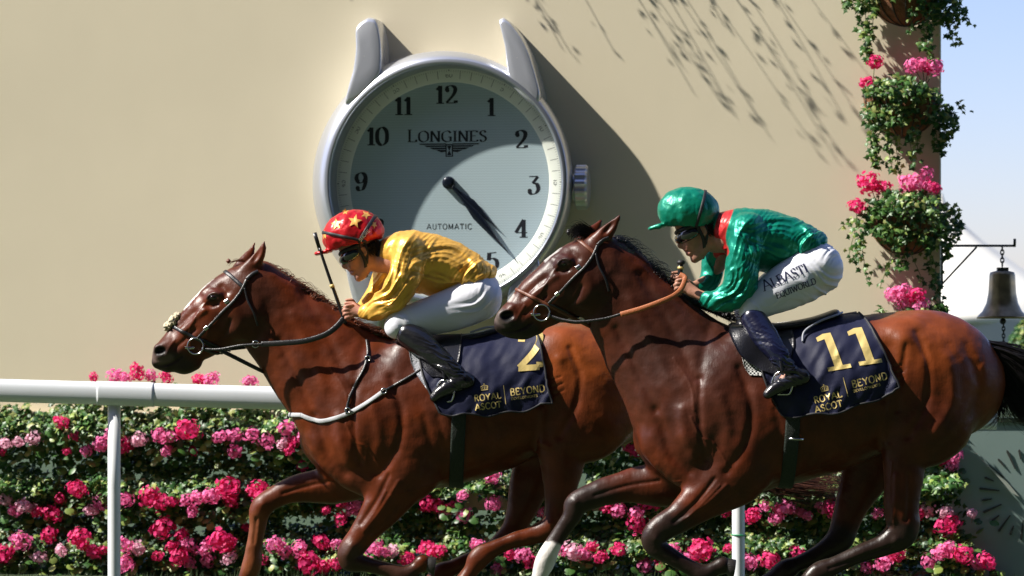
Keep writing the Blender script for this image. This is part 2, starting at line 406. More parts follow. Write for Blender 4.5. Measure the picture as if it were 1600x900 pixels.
def lettering(txt, thick=.16, thin=.05, serif=True, gap=.12, nib=18, first=1.0):
    """returns 2D verts (cap height 1), quads, layer per vert, total width"""
    V = []; Q = []; Ly = []; x0 = 0; ly = 0; nb = math.radians(nib)
    def strip(P, wf, cap=0):
        nonlocal ly
        P = np.array(P, float); T = np.gradient(P, axis=0); T /= np.linalg.norm(T, axis=1, keepdims=True)+1e-9
        s = np.abs(T[:, 0]*math.sin(nb)-T[:, 1]*math.cos(nb))
        wd = (thin+(thick-thin)*np.clip((s-.25)/.7, 0, 1)) if wf is None else np.full(len(P), wf)
        if cap: P[0] -= T[0]*cap; P[-1] += T[-1]*cap
        n = np.stack([-T[:, 1], T[:, 0]], 1); b = sum(len(v) for v in V)
        V.append(np.stack([P-n*wd[:, None]/2, P+n*wd[:, None]/2], 1).reshape(-1, 2)); Ly.extend([ly]*(2*len(P))); ly += 1
        Q.extend([(b+2*i, b+2*i+1, b+2*i+3, b+2*i+2) for i in range(len(P)-1)])
    for ci, ch in enumerate(txt):
        g = GL[ch]; sc = first if ci == 0 else 1.0
        for kind, pts in g[1]:
            pts = np.array(pts, float)*sc+[x0, 0]
            if kind == 0: P = pts[0]+(pts[1]-pts[0])*np.linspace(0, 1, 7)[:, None]
            elif kind == 1: P = catmull(pts, 5)
            else: P = catmull(pts, 5, True); P = np.vstack([P, P[:2]])
            strip(P, None)
        if serif:
            for sx, sy in g[2]:
                yy = sy*sc+(thin/2 if sy < .5 else -thin/2); wdt = thick*.95
                strip([(x0+sx*sc-wdt, yy), (x0+sx*sc, yy), (x0+sx*sc+wdt, yy)], thin*1.1)
            for dx, dy in (g[3] if len(g) > 3 else []):
                t = np.linspace(0, math.pi, 7); r = thick*.52; cx = x0+dx; b = sum(len(v) for v in V)
                V.append(np.array([[(cx+r*math.cos(a), dy+r*math.sin(a)), (cx+r*math.cos(a), dy-r*math.sin(a))] for a in t]).reshape(-1, 2))
                Ly.extend([ly]*14); ly += 1; Q.extend([(b+2*i, b+2*i+1, b+2*i+3, b+2*i+2) for i in range(6)])
        x0 += g[0]*sc+gap
    return np.vstack(V), np.array(Q), np.array(Ly), x0-gap
def decal(VQL, place, b, off, D, m, name, parent, fall=60.):
    """lettering laid onto a surface: place maps 2D -> photo measures, then dropped on the mesh"""
    V2, Q, Ly = VQL[:3]; P = place(V2); out = []; lz = fall
    for p, l in zip(P, Ly):
        h = drop(b, p[0], p[1], 1, off+.02*l)
        if h is None: out.append((p[0], p[1], lz))
        else: out.append((p[0], p[1], h[0][2])); lz = h[0][2]
    return add_px(name, (np.array(out), Q), D, m, parent, closed=False, smooth=False)
def hair(guides, n, spread, r0, D, m, name, parent, jitter=3., seg=9, lenv=.35, seed=1):
    """many thin strands between neighbouring guide curves"""
    rg = np.random.default_rng(seed); G = [catmull(np.array(g, float), 8) for g in guides]
    L = min(len(g) for g in G); G = [g[np.linspace(0, len(g)-1, 25).astype(int)] for g in G]
    parts = []
    for i in range(n):
        t = rg.random()*(len(G)-1); a = int(t) if len(G) > 1 else 0; f = t-a; b = min(a+1, len(G)-1)
        ln = 1-lenv*rg.random(); g = G[a]*(1-f)+G[b]*f
        g = g[:max(4, int(25*ln))][np.linspace(0, max(3, int(25*ln)-1), seg).astype(int)]
        o = rg.normal(size=3)*spread; gr = np.linspace(0, 1, seg)[:, None]; j = rg.normal(size=3)*jitter
        wv = np.sin(np.linspace(0, 3+3*rg.random(), seg)+6*rg.random())[:, None]*rg.normal(size=3)*jitter*.35
        P = g+o*.5+o*gr*.8+j*gr**1.5+wv*gr
        parts.append(tube(P, r0*(1-gr[:, 0]*.85)*(.7+.6*rg.random()), 3))
    return add_px(name, join(parts), D, m, parent, closed=False)
# ================================================================ HORSES
D1 = 17.1; D2 = 16.0
def coat_mat(name, bump_s):
    m = mat(name, rough=.38, spec=.27, attr=True, coat=.05, coat_r=.25, noise=(9, .3), rvar=(5, .30, .50),
            bump=[(16, .22, (1, 1, 1.5)), (60, .10, (1.6, 1, .5)), (420, .10, (1, 1, .3))])
    return m
M_COAT1 = coat_mat('chestnut coat', 1); M_COAT2 = coat_mat('bay coat', 1)
M_EYE = mat('horse eye', (.012, .006, .004), rough=.05, spec=.8)
M_TACK = mat('black leather', (.012, .011, .012), rough=.35, spec=.6, bump=[(300, .2, (1, 1, 1))])
M_BROWN = mat('brown leather', (.16, .05, .022), rough=.4, spec=.5, bump=[(300, .2, (1, 1, 1))])
M_TAN = mat('tan rubber rein', (.42, .13, .045), rough=.5, spec=.4, bump=[(260, .3, (1, 1, 1))])
M_STEEL = mat('bit steel', (.62, .61, .58), rough=.2, metal=1.)
M_HOOF = mat('hoof horn', (.03, .026, .024), rough=.4, spec=.4, bump=[(60, .3, (1, 1, 4))])
M_SHOE = mat('aluminium shoe', (.5, .5, .5), rough=.35, metal=1.)
def paint(X, col, c, pts, r, soft, zmin=-999, zmax=999, amt=1., wob=0.):
    d = pdist(X, pts)
    if wob: d = d+wob*noise3(X/(r*.45+2))
    a = amt*np.clip((r+soft-d)/soft, 0, 1)*((X[:, 2] > zmin) & (X[:, 2] < zmax)); a = a[:, None]
    return col*(1-a)+np.array(c)*a
def build_horse(cfg):
    x0, x1, y0, y1 = cfg['box']; f = Field(x0, x1, y0, y1, -112, 112, 2.0)
    f.chain(cfg['torso'], 10, 8)
    f.chain(cfg['neck'], 16, 8)
    for st, k in cfg['muscle']: f.chain(st, k, 6)
    f.chain(cfg['head'], 11, 8)
    for st, k in cfg['headparts']: f.chain(st, k, 5)
    for leg, k in cfg['legs']: f.chain(leg, k, 6)
    for c, R, a, k in cfg.get('ells', []): f.ell(c, R, a, k)
    for c, R, a, k in cfg.get('cuts', []): f.ell(c, R, a, k, 'sub')
    X, Q = f.mesh(2)
    N = vnormals(X, Q); X = carve(X, N, cfg['strokes'])
    N = vnormals(X, Q); X = carve(X, N, cfg['fine'], (-10, 200))
    N = vnormals(X, Q)
    nz = noise3(X/26)*1.1+noise3(X/11+9)*.45; X = X+N*nz[:, None]*cfg.get('lump', 1)
    col = np.tile(np.array(cfg['coat'], float), (len(X), 1))
    v = noise3(X/60+3)[:, None]; col = col*(1+.18*v)
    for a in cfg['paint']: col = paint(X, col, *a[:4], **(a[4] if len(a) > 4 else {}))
    return X, Q, col
# ---- far horse: chestnut, number 2
def sh(P, dx, dy, s=1., cx=0, cy=0): return [((x-cx)*s+cx+dx, (y-cy)*s+cy+dy) for x, y in P]
def head_strokes(dx, dy):
    S = lambda w_, a, P: (w_, a, sh(P, dx, dy))
    return [S(5, 2.6, [(868, 432), (850, 446), (832, 462)]), S(5, 2.8, [(864, 405), (876, 400), (891, 406)]),
            S(6, -3.2, [(893, 396), (901, 404)]), S(5, -2.2, [(872, 424), (886, 421)]), S(4, -2.0, [(852, 462), (836, 478), (822, 490)]),
            S(7, -2.5, [(850, 436), (832, 452), (815, 466)]), S(2.2, -2.6, [(788, 519), (803, 518), (818, 512), (832, 503)]),
            S(3.5, -2.2, [(908, 448), (900, 468), (884, 482)]), S(9, 2.2, [(915, 430), (922, 455), (908, 475)]),
            S(4, 1.8, [(783, 483), (790, 477), (801, 478)]), S(4, 1.6, [(782, 498), (790, 505), (802, 501)])]
def head_fine(dx, dy):
    S = lambda w_, a, P: (w_, a, sh(P, dx, dy))
    return [S(1.6, 1.1, [(869, 420), (856, 437), (846, 455), (834, 466)]), S(1.4, .9, [(856, 437), (843, 444), (828, 462)]),
            S(1.4, .9, [(846, 455), (842, 470)]), S(1.5, -1.0, [(866, 419), (876, 427), (888, 424)]), S(1.5, -1., [(868, 402), (878, 396), (890, 401)]),
            S(1.6, 1.0, [(820, 478), (812, 490), (806, 503)]), S(1.6, 2.2, [(870, 414), (876, 407), (884, 405), (891, 409)]), S(1.5, 1.3, [(871, 417), (879, 420), (890, 414)])]
def T12(P): return [((x-1130)/1.07+595, (y-645)/1.07+655) for x, y in P]
BODY = [  # on the bay horse
 (8, -4.0, [(1022, 640), (1036, 680), (1048, 712), (1072, 735)]), (9, 4.0, [(1062, 640), (1066, 680), (1080, 712)]),
 (5, -2.6, [(1090, 590), (1088, 640), (1092, 690), (1098, 715)]), (7, -3.4, [(1150, 575), (1168, 635), (1160, 690), (1130, 735)]),
 (10, 2.6, [(1120, 620), (1132, 670), (1122, 710)]), (7, -3.2, [(962, 515), (985, 560), (1008, 610), (1020, 640)]),
 (8, -2.4, [(1000, 430), (1040, 500), (1068, 560), (1082, 590)]), (9, 2.0, [(985, 470), (1015, 530), (1040, 590)]),
 (8, -2.2, [(1110, 505), (1095, 550), (1088, 590)]),
 (14, 3.4, [(1404, 532)]), (14, -3.8, [(1380, 545), (1376, 585), (1372, 620)]), (6, 3.0, [(1378, 610), (1372, 650), (1376, 690)]),
 (6, -2.6, [(1424, 520), (1440, 570), (1436, 630), (1410, 680)]), (9, -2.6, [(1500, 540), (1520, 600), (1500, 660), (1455, 705)]),
 (10, 2.6, [(1470, 560), (1478, 620), (1450, 670)]), (5, -2.2, [(1406, 540), (1398, 590), (1392, 640)]),
 (6, -1.3, [(1205, 640), (1216, 700), (1206, 745)]), (6, -1.3, [(1228, 640), (1240, 695), (1232, 740)]), (6, -1.2, [(1252, 640), (1265, 690), (1258, 730)]),
 (6, -1.2, [(1277, 640), (1290, 685), (1284, 722)]), (6, -1.1, [(1302, 635), (1315, 675), (1310, 712)])]
BODYF = [(1.6, 1.1, [(1075, 650), (1090, 680), (1110, 690), (1130, 720)]), (1.5, .9, [(1110, 690), (1108, 715)]),
 (1.6, -1.2, [(1362, 560), (1380, 572), (1398, 570)]), (1.5, -1.1, [(1362, 570), (1382, 583), (1400, 580)]), (1.5, -1.0, [(1364, 582), (1384, 596), (1402, 590)]),
 (1.6, 1.0, [(1150, 770), (1200, 757), (1260, 735), (1320, 712)]), (1.6, 1., [(1050, 560), (1075, 600), (1080, 640)])]
cfg1 = dict(box=(215, 1030, 370, 985), coat=(.105, .020, .0045),
 head=[(250, 557, 11, 1.1, 0), (254, 560, 16, 1.05, 0)] and [(251, 554, 0, 13, 1.15), (266, 552, 0, 25, .78), (283, 543, 0, 32, .66), (307, 524, 0, 40, .62), (331, 504, 0, 47, .64), (358, 484, 0, 53, .62), (382, 468, 0, 53, .62), (402, 447, 0, 40, .72)],
 headparts=[([(276, 570, 0, 11, 1.3), (288, 574, 0, 11, 1.3), (303, 567, 0, 12, 1.1)], 6), ([(247, 566, 0, 11, 1.3), (262, 571, 0, 11, 1.3)], 5),
            ([(250, 546, 12, 9, 1), (266, 541, 13, 9, .9)], 7), ([(250, 546, -12, 9, 1), (266, 541, -13, 9, .9)], 7),
            ([(332, 466, 24, 8, 1), (344, 462, 23, 8, 1)], 7), ([(332, 466, -24, 8, 1), (344, 462, -23, 8, 1)], 7),
            ([(388, 424, 14, 13, .7), (402, 408, 18, 11, .6), (411, 391, 21, 6, .6), (415, 378, 22, 1.5, .6)], 4),
            ([(375, 421, -14, 13, .7), (385, 404, -19, 10, .6), (392, 390, -22, 5, .6), (396, 378, -24, 1.5, .6)], 4)],
 ells=[((383, 492, 17), (40, 37, 20), -20, 8), ((383, 492, -17), (40, 37, 20), -20, 8)],
 cuts=[((252, 549, 26), (12, 7.5, 13), -14, 2.5), ((252, 549, -26), (12, 7.5, 13), -14, 2.5), ((403, 399, 27), (5, 15, 7), 28, 3), ((384, 398, -28), (4, 13, 6), 25, 3)],
 neck=[(408, 474, 0, 46, .62), (424, 482, 0, 59, .5), (445, 512, 0, 67, .48), (472, 538, 0, 76, .48), (512, 580, 0, 88, .52), (560, 625, 0, 96, .6)],
 torso=[(568, 648, 0, 98, .66), (600, 655, 0, 120, .6), (650, 650, 0, 117, .68), (700, 643, 0, 115, .74), (760, 632, 0, 107, .8), (820, 613, 0, 98, .82), (870, 603, 0, 98, .8), (915, 605, 0, 100, .74), (945, 612, 0, 88, .74)],
 muscle=[([(520, 690, 22, 34, .8), (560, 725, 30, 40, .7), (600, 745, 34, 36, .7)], 12), ([(500, 690, -20, 32, .8), (540, 725, -30, 40, .7)], 12),
         ([(640, 560, 30, 34, .8), (600, 640, 42, 44, .7), (560, 690, 40, 38, .8)], 12),
         ([(630, 640, 44, 50, .6), (640, 700, 46, 52, .6), (650, 735, 44, 40, .6)], 12),
         ([(880, 560, 38, 50, .7), (905, 610, 42, 64, .6), (920, 650, 42, 66, .55)], 12), ([(905, 610, -42, 64, .6), (880, 670, -46, 60, .5)], 12)],
 legs=[([(640, 735, 44, 40, .72), (625, 752, 46, 40, .62), (604, 786, 46, 32, .62), (576, 822, 46, 23, .75), (552, 855, 46, 19, .85), (550, 872, 46, 17, .85), (574, 879, 46, 12.5, .9), (610, 888, 46, 11.5, .9), (634, 895, 46, 14.5, .9), (650, 885, 46, 10.5, 1), (662, 876, 46, 14, .9)], 9),
       ([(560, 740, -38, 42, .65), (520, 758, -40, 31, .7), (462, 765, -40, 22, .75), (425, 780, -40, 17.5, .9), (405, 797, -40, 18, .85), (400, 822, -40, 13.5, .9), (394, 858, -40, 12.5, .9), (390, 886, -40, 16, .9), (378, 912, -40, 12, 1), (366, 935, -40, 14, 1)], 9),
       ([(905, 650, 40, 70, .55), (880, 692, 44, 43, .62), (877, 735, 45, 32, .7), (873, 780, 45, 23, .75), (866, 812, 45, 19, .8), (846, 829, 45, 16, .8), (800, 843, 45, 12.5, .9), (772, 854, 45, 13, .9), (752, 866, 45, 17, .85), (735, 890, 45, 12.5, 1), (722, 912, 45, 15, 1)], 9),
       ([(880, 660, -42, 60, .5), (848, 712, -45, 42, .6), (828, 760, -45, 32, .65), (812, 808, -45, 22, .75), (800, 836, -45, 20, .8), (768, 860, -45, 13.5, .9), (715, 886, -45, 12.5, .9), (688, 899, -45, 16, .9), (670, 922, -45, 12, 1)], 9)],
 strokes=head_strokes(-545, 53)+[(w_, a, T12(P)) for w_, a, P in BODY[:9]+BODY[16:]]+
   [(11, 4, [(875, 560)]), (12, -4.5, [(853, 575), (850, 600), (846, 625)]), (6, 3, [(850, 625), (846, 660), (848, 690)]), (6, -2.5, [(890, 545), (905, 590), (895, 640), (872, 680)]),
    (5, 2.2, [(845, 690), (856, 697)]), (3.5, -2, [(610, 740), (590, 780), (566, 815)]), (3.5, -1.8, [(640, 762), (618, 795), (585, 830)]), (3, 1.6, [(625, 750), (600, 790), (572, 826)]),
    (3, -1.6, [(520, 752), (480, 760), (440, 772)]), (3, -1.6, [(884, 740), (880, 780), (874, 800)]), (3, -1.5, [(398, 812), (394, 850)]), (6, 2.2, [(553, 850), (547, 862)]), (6, 2, [(408, 790)]), (5, 2.2, [(860, 815)])],
 fine=head_fine(-545, 53)+[(w_, a, T12(P)) for w_, a, P in BODYF[:2]+BODYF[5:]]+[(1.5, -1.2, [(836, 580), (856, 592), (875, 588)]), (1.5, -1.2, [(838, 592), (858, 604), (878, 598)]), (1.5, -1, [(842, 604), (860, 616), (880, 608)]),
    (1.5, 1, [(605, 765), (590, 795), (570, 822)]), (1.4, 1, [(500, 752), (460, 762), (430, 768)])],
 paint=[((.075, .018, .008), [(640, 560), (740, 540), (840, 520)], 30, 60), ((.25, .058, .012), [(900, 545), (950, 560), (985, 620)], 20, 70),  # paler rump: sunlit tone put into the coat colour
        ((.035, .018, .014), [(248, 560), (275, 568), (290, 578)], 13, 14), ((.13, .085, .07), [(240, 552), (250, 562), (266, 560)], 4, 6), ((.006, .004, .004), [(252, 549)], 7, 4),
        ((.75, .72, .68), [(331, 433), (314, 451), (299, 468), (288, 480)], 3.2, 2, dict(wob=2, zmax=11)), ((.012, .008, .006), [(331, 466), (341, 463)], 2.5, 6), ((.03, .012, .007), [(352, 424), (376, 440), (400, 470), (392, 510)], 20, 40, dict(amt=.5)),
        ((.17, .05, .018), [(400, 820), (392, 885)], 12, 12), ((.05, .02, .012), [(552, 866), (566, 884), (640, 900)], 14, 16)])
X1, Q1, C1 = build_horse(cfg1); B1 = bvh_of(X1, Q1)
cfg2 = dict(box=(750, 1600, 325, 1000), coat=(.08, .0155, .0045),
 head=[(784, 502, 0, 13, 1.15), (799, 501, 0, 25, .78), (817, 492, 0, 32, .66), (841, 474, 0, 40, .62), (868, 456, 0, 47, .64), (896, 438, 0, 53, .62), (918, 424, 0, 53, .62), (936, 402, 0, 40, .72)],
 headparts=[([(809, 517, 0, 11, 1.3), (820, 519, 0, 11, 1.3), (836, 511, 0, 12, 1.1)], 6), ([(782, 509, 0, 10, 1.3), (796, 517, 0, 10, 1.3)], 5),
            ([(785, 494, 12, 9, 1), (800, 488, 13, 9, .9)], 7), ([(785, 494, -12, 9, 1), (800, 488, -13, 9, .9)], 7),
            ([(876, 413, 24, 8, 1), (888, 409, 23, 8, 1)], 7), ([(876, 413, -24, 8, 1), (888, 409, -23, 8, 1)], 7),
            ([(935, 376, 15, 14, .7), (950, 361, 19, 11, .6), (962, 346, 22, 6, .6), (969, 336, 23, 1.5, .6)], 4),
            ([(913, 376, -15, 14, .7), (926, 362, -20, 10, .6), (936, 350, -23, 5, .6), (941, 342, -25, 1.5, .6)], 4)],
 ells=[((920, 448, 17), (41, 38, 20), -20, 8), ((920, 448, -17), (41, 38, 20), -20, 8)],
 cuts=[((792, 494, 26), (13, 8, 13), -10, 2.5), ((792, 494, -26), (13, 8, 13), -10, 2.5), ((950, 357, 28), (5, 16, 7), 40, 3), ((928, 357, -29), (4, 13, 6), 35, 3)],
 neck=[(946, 432, 0, 46, .66), (960, 440, 0, 60, .52), (979, 474, 0, 69, .5), (1010, 516, 0, 79, .5), (1048, 565, 0, 94, .54), (1095, 620, 0, 106, .62)],
 torso=[(1098, 636, 0, 108, .66), (1132, 645, 0, 130, .6), (1185, 641, 0, 124, .68), (1230, 636, 0, 119, .74), (1300, 617, 0, 116, .8), (1350, 600, 0, 108, .82), (1400, 590, 0, 102, .8), (1450, 589, 0, 104, .74), (1482, 598, 0, 88, .76)],
 muscle=[([(1035, 690, 22, 36, .8), (1075, 720, 32, 42, .7), (1120, 740, 38, 38, .7)], 12), ([(1025, 690, -20, 34, .8), (1060, 722, -32, 42, .7)], 12),
         ([(1165, 550, 32, 38, .8), (1120, 620, 46, 48, .7), (1090, 680, 44, 42, .8)], 12),
         ([(1165, 640, 46, 54, .6), (1160, 700, 48, 58, .6), (1155, 735, 46, 42, .6)], 12),
         ([(1405, 550, 40, 54, .7), (1440, 600, 44, 68, .6), (1445, 650, 44, 68, .55)], 12), ([(1440, 600, -44, 68, .6), (1415, 670, -46, 60, .5)], 12)],
 legs=[([(1150, 735, 46, 46, .7), (1132, 750, 48, 45, .6), (1095, 778, 48, 33, .62), (1060, 805, 48, 24, .75), (1024, 830, 48, 20.5, .85), (1022, 850, 48, 18, .85), (1046, 866, 48, 13.5, .9), (1078, 885, 48, 12.5, .9), (1098, 893, 48, 15, .9), (1114, 885, 48, 11.5, 1), (1126, 880, 48, 14, .9)], 9),
       ([(1070, 745, -42, 45, .62), (1035, 757, -44, 37, .65), (980, 762, -44, 26, .7), (932, 775, -44, 21, .8), (903, 789, -44, 18.5, .85), (892, 812, -44, 14.5, .9), (868, 848, -44, 12.5, .9), (852, 880, -44, 16, .9), (842, 908, -44, 12, 1), (832, 935, -44, 14, 1)], 9),
       ([(1442, 655, 44, 70, .55), (1412, 702, 46, 40, .62), (1406, 745, 47, 31, .7), (1403, 790, 47, 27, .7), (1404, 826, 47, 26, .65), (1380, 846, 47, 19, .8), (1340, 862, 47, 14.5, .9), (1300, 880, 47, 13.5, .9), (1276, 892, 47, 17.5, .85), (1252, 912, 47, 13, 1), (1236, 930, 47, 15, 1)], 9),
       ([(1415, 660, -44, 62, .5), (1372, 720, -47, 45, .6), (1344, 772, -47, 31, .65), (1326, 820, -47, 22, .75), (1316, 846, -47, 21, .8), (1284, 868, -47, 15, .9), (1250, 884, -47, 13, .9), (1234, 892, -47, 16.5, .9), (1212, 905, -47, 12, 1), (1200, 915, -47, 14, 1)], 9)],
 strokes=head_strokes(0, 0)+BODY+[(3.5, -2.2, [(1112, 745), (1085, 780), (1050, 812)]), (3.5, -2, [(1145, 768), (1105, 795), (1065, 818)]), (3, 1.8, [(1130, 755), (1095, 788), (1060, 812)]),
    (3, -1.8, [(1030, 752), (980, 760), (930, 775)]), (4, -2, [(1412, 740), (1412, 790), (1408, 810)]), (4, 2, [(1392, 740), (1390, 790), (1388, 812)]), (6, 2.4, [(1022, 838)]), (6, 2.2, [(900, 785)]), (5, 2.5, [(1380, 695)]),
    (3, -1.8, [(1385, 850), (1330, 870), (1290, 884)]), (6, 2, [(1392, 840)])],
 fine=head_fine(0, 0)+BODYF+[(1.5, 1.1, [(1120, 755), (1095, 782), (1070, 806)]), (1.5, 1.0, [(1060, 750), (1010, 758), (960, 764)]), (1.5, 1, [(1386, 720), (1384, 770), (1390, 820)])],
 paint=[((.05, .014, .008), [(1100, 530), (1200, 520), (1320, 505)], 30, 70), ((.19, .043, .010), [(1410, 520), (1470, 530), (1530, 580)], 25, 70),  # rump painted lighter, its lit look held in the coat colour
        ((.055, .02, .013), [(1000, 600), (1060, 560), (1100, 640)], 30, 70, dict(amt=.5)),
        ((.022, .012, .010), [(782, 510), (805, 522), (826, 524)], 16, 14), ((.12, .09, .08), [(782, 487), (778, 497), (790, 505)], 4, 6, dict(amt=.8)), ((.004, .003, .003), [(792, 494)], 8, 4),
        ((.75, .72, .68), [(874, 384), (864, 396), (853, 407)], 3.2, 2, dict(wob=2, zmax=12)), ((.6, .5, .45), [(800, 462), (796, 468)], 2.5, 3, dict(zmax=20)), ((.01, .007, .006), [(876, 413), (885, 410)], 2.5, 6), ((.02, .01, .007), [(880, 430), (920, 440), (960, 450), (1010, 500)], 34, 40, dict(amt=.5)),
        ((.024, .013, .010), [(1045, 822), (1022, 840), (1046, 868), (1100, 893), (1130, 885)], 16, 34, dict(wob=7, zmin=0)),
        ((.024, .013, .010), [(930, 776), (903, 790), (886, 820), (850, 885)], 15, 34, dict(wob=7, zmax=0)),
        ((.7, .66, .62), [(862, 868), (850, 890), (836, 935)], 17, 5, dict(wob=9, zmax=0)),
        ((.022, .012, .009), [(1400, 840), (1360, 855), (1276, 892), (1236, 930)], 20, 16, dict(wob=5, zmin=0)),
        ((.022, .012, .009), [(1320, 850), (1284, 868), (1234, 892), (1200, 915)], 22, 16, dict(wob=5, zmax=0)),
        ((.02, .012, .01), [(1398, 700), (1400, 800)], 4, 10, dict(zmax=0, amt=.4))])
X2, Q2, C2 = build_horse(cfg2); B2 = bvh_of(X2, Q2)
def hoof(c, d, s, z):
    """hoof: slanted truncated cone with flat sole, c = coronet centre, d = direction in the picture plane"""
    d = np.array([d[0], d[1], 0.]); d /= np.linalg.norm(d); p = np.array([-d[1], d[0], 0.]); e = np.array([0, 0, 1.]); rings = []
    for t, r, sl in ((0, .62, 0), (.15, .7, .05), (.55, .85, .2), (1, 1.0, .38), (1.04, .96, .38)):
        a = np.arange(20)*2*math.pi/20
        rings.append(np.array([np.array([*c, z])+d*s*t*1.15+p*s*(r*math.cos(q)+sl)+e*s*.9*r*math.sin(q) for q in a]))
    n = len(rings); V = np.stack(rings, 1)
    return sweep([V[k] for k in range(20)]) if False else sweep(list(np.stack(rings, 0).transpose(1, 0, 2)))
def horse_thing(name, X, Q, C, D, m, label, eye, hoofs, base):
    h = thing(name, tuple(base), label, 'horse', None)
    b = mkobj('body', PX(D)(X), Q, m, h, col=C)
    for s in (1, -1):
        V, Qe = lathe([(.01, -6.6), (3.2, -5.8), (5.6, -3.6), (6.6, 0), (5.6, 3.6), (3.2, 5.8), (.01, 6.6)], 20)
        V = V*[1.0, .78, .85]+[eye[0], eye[1], s*eye[2]]; add_px('eye', (V, Qe), D, M_EYE, h)
    for c, d, s, z in hoofs: add_px('hoof', hoof(c, d, s, z), D, M_HOOF, h)
    return h
G0 = 0.0
H1 = horse_thing('horse', X1, Q1, C1, D1, M_COAT1, 'chestnut racehorse with thin white blaze and brown mane, galloping under the rider in gold', (336, 465.5, 26.8),
    [((664, 875), (1, .12), 15, 46), ((364, 940), (-.4, 1), 15, -40), ((719, 918), (-.5, 1), 16, 45), ((664, 930), (-.6, 1), 16, -45)], PX(D1)([640, 965, 0]))
H2 = horse_thing('horse', X2, Q2, C2, D2, M_COAT2, 'dark bay racehorse with black mane and white star, galloping under the rider in green', (880, 412.5, 26.8),
    [((1127, 878), (1, .16), 15.5, 48), ((829, 942), (-.3, 1), 15, -44), ((1232, 936), (-.5, 1), 16, 47), ((1192, 920), (-.7, .7), 15, -47)], PX(D2)([1200, 975, 0]))
# manes and tails
M_MANE1 = mat('chestnut mane hair', (.13, .035, .014), rough=.45, spec=.4); M_MANE2 = mat('black horse hair', (.008, .006, .006), rough=.35, spec=.5)
M_TAIL1 = mat('brown tail hair', (.10, .035, .018), rough=.5)
crest1 = [(410, 418), (430, 428), (455, 443), (487, 463), (520, 486), (553, 507), (590, 521), (618, 531)]
cr = catmull(np.array(crest1, float), 10); parts = []
for i in range(0, len(cr)-1):       # short pulled mane, standing and falling to the far side
    pass
def mane(crest, n, ln, D, m, parent, seed, lean, r0=.9, zs=-1):
    rg = np.random.default_rng(seed); cr = catmull(np.array(crest, float), 12); parts = []
    for i in range(n):
        t = rg.random()*(len(cr)-2); a = int(t); f = t-a; p = cr[a]*(1-f)+cr[a+1]*f; q = rg.random()
        l = ln*(.5+.8*rg.random()); z0 = rg.normal()*3.5
        P = np.array([[p[0], p[1]+2, z0], [p[0]+lean*l*.3, p[1]-l*.28*q, z0+2], [p[0]+lean*l*.7+rg.normal()*2, p[1]-l*.25*q+rg.normal()*2, z0+(5*q)*zs], [p[0]+lean*l+rg.normal()*3, p[1]+l*.2*(1-q)+rg.normal()*3, z0+l*.5*zs*(.3+q)]])
        P = catmull(P, 3); parts.append(tube(P, r0*np.linspace(1, .25, len(P)), 3))
    return add_px('mane', join(parts), D, m, parent, closed=False)
mane(crest1, 3600, 15, D1, M_MANE1, H1, 3, .6)
rg = np.random.default_rng(4); parts = []
for t in np.linspace(.02, .62, 13):       # small plait knots along the crest
    p = cr[int(t*(len(cr)-1))]; r = 2.6+1.5*rg.random(); V, Qq = lathe([(.01, -r), (r*.7, -r*.7), (r, 0), (r*.7, r*.7), (.01, r)], 8); V = V*[1.3, .9, 1]
    V += noise3(V*.6+t*50)[:, None]*.8; parts.append((V+[p[0]+rg.normal(), p[1]-4-rg.random()*2, 3*rg.normal()], Qq))
for v_, q_ in parts: add_px('mane_plait', (v_, q_), D1, M_MANE1, H1)
hair([[(398, 414, 2), (380, 408, 4), (362, 410, 6), (356, 418, 8)]], 16, 1.5, .9, D1, M_MANE1, 'forelock', H1, 2)
crest2 = [(938, 378), (958, 376), (975, 385), (995, 404), (1012, 420), (1027, 434), (1043, 453), (1070, 470), (1110, 486), (1142, 500)]
mane(crest2, 4200, 19, D2, M_MANE2, H2, 5, .5, .95)
mane(crest2[:6], 900, 12, D2, M_MANE2, H2, 6, .3, .8, 1)
mane(crest2, 260, 34, D2, M_MANE2, H2, 15, .9, .6)
mane(crest1, 200, 26, D1, M_MANE1, H1, 16, .8, .6)
hair([[(938, 372, 0), (920, 358, 3), (902, 354, 5), (890, 366, 8)], [(936, 378, 6), (915, 366, 8), (900, 366, 10), (893, 376, 12)]], 420, 2.4, .9, D2, M_MANE2, 'forelock', H2, 3)
hair([[(1538, 538, 0), (1572, 545, 4), (1610, 560, 8), (1660, 600, 10), (1720, 630, 10)], [(1545, 548, 0), (1575, 575, 0), (1600, 610, 0), (1640, 640, 0), (1690, 650, 0)],
      [(1556, 570, 0), (1572, 605, -3), (1583, 635, -5), (1606, 656, -5), (1650, 668, -5)], [(1560, 590, 0), (1566, 620, 0), (1556, 648, 0), (1545, 662, 0), (1520, 672, 3)]][:3], 2600, 6, .85, D2, M_MANE2, 'tail', H2, 7, seg=12)
hair([[(1562, 600, 0), (1572, 640, 0), (1600, 655, 0), (1640, 650, 0)], [(1560, 610, 0), (1558, 650, 0), (1535, 668, 0), (1505, 678, 3)]], 60, 3, .7, D2, M_MANE2, 'tail', H2, 6, seed=9)
hair([[(1000, 560, 0), (1050, 600, 0), (1120, 690, -5), (1200, 735, -8), (1290, 748, -10), (1340, 752, -10)], [(1005, 580, 0), (1050, 640, 0), (1110, 715, -5), (1190, 758, -8), (1260, 775, -10), (1325, 772, -10)]], 1100, 5, .9, D1, M_TAIL1, 'tail', H1, 8, seg=14, seed=11)
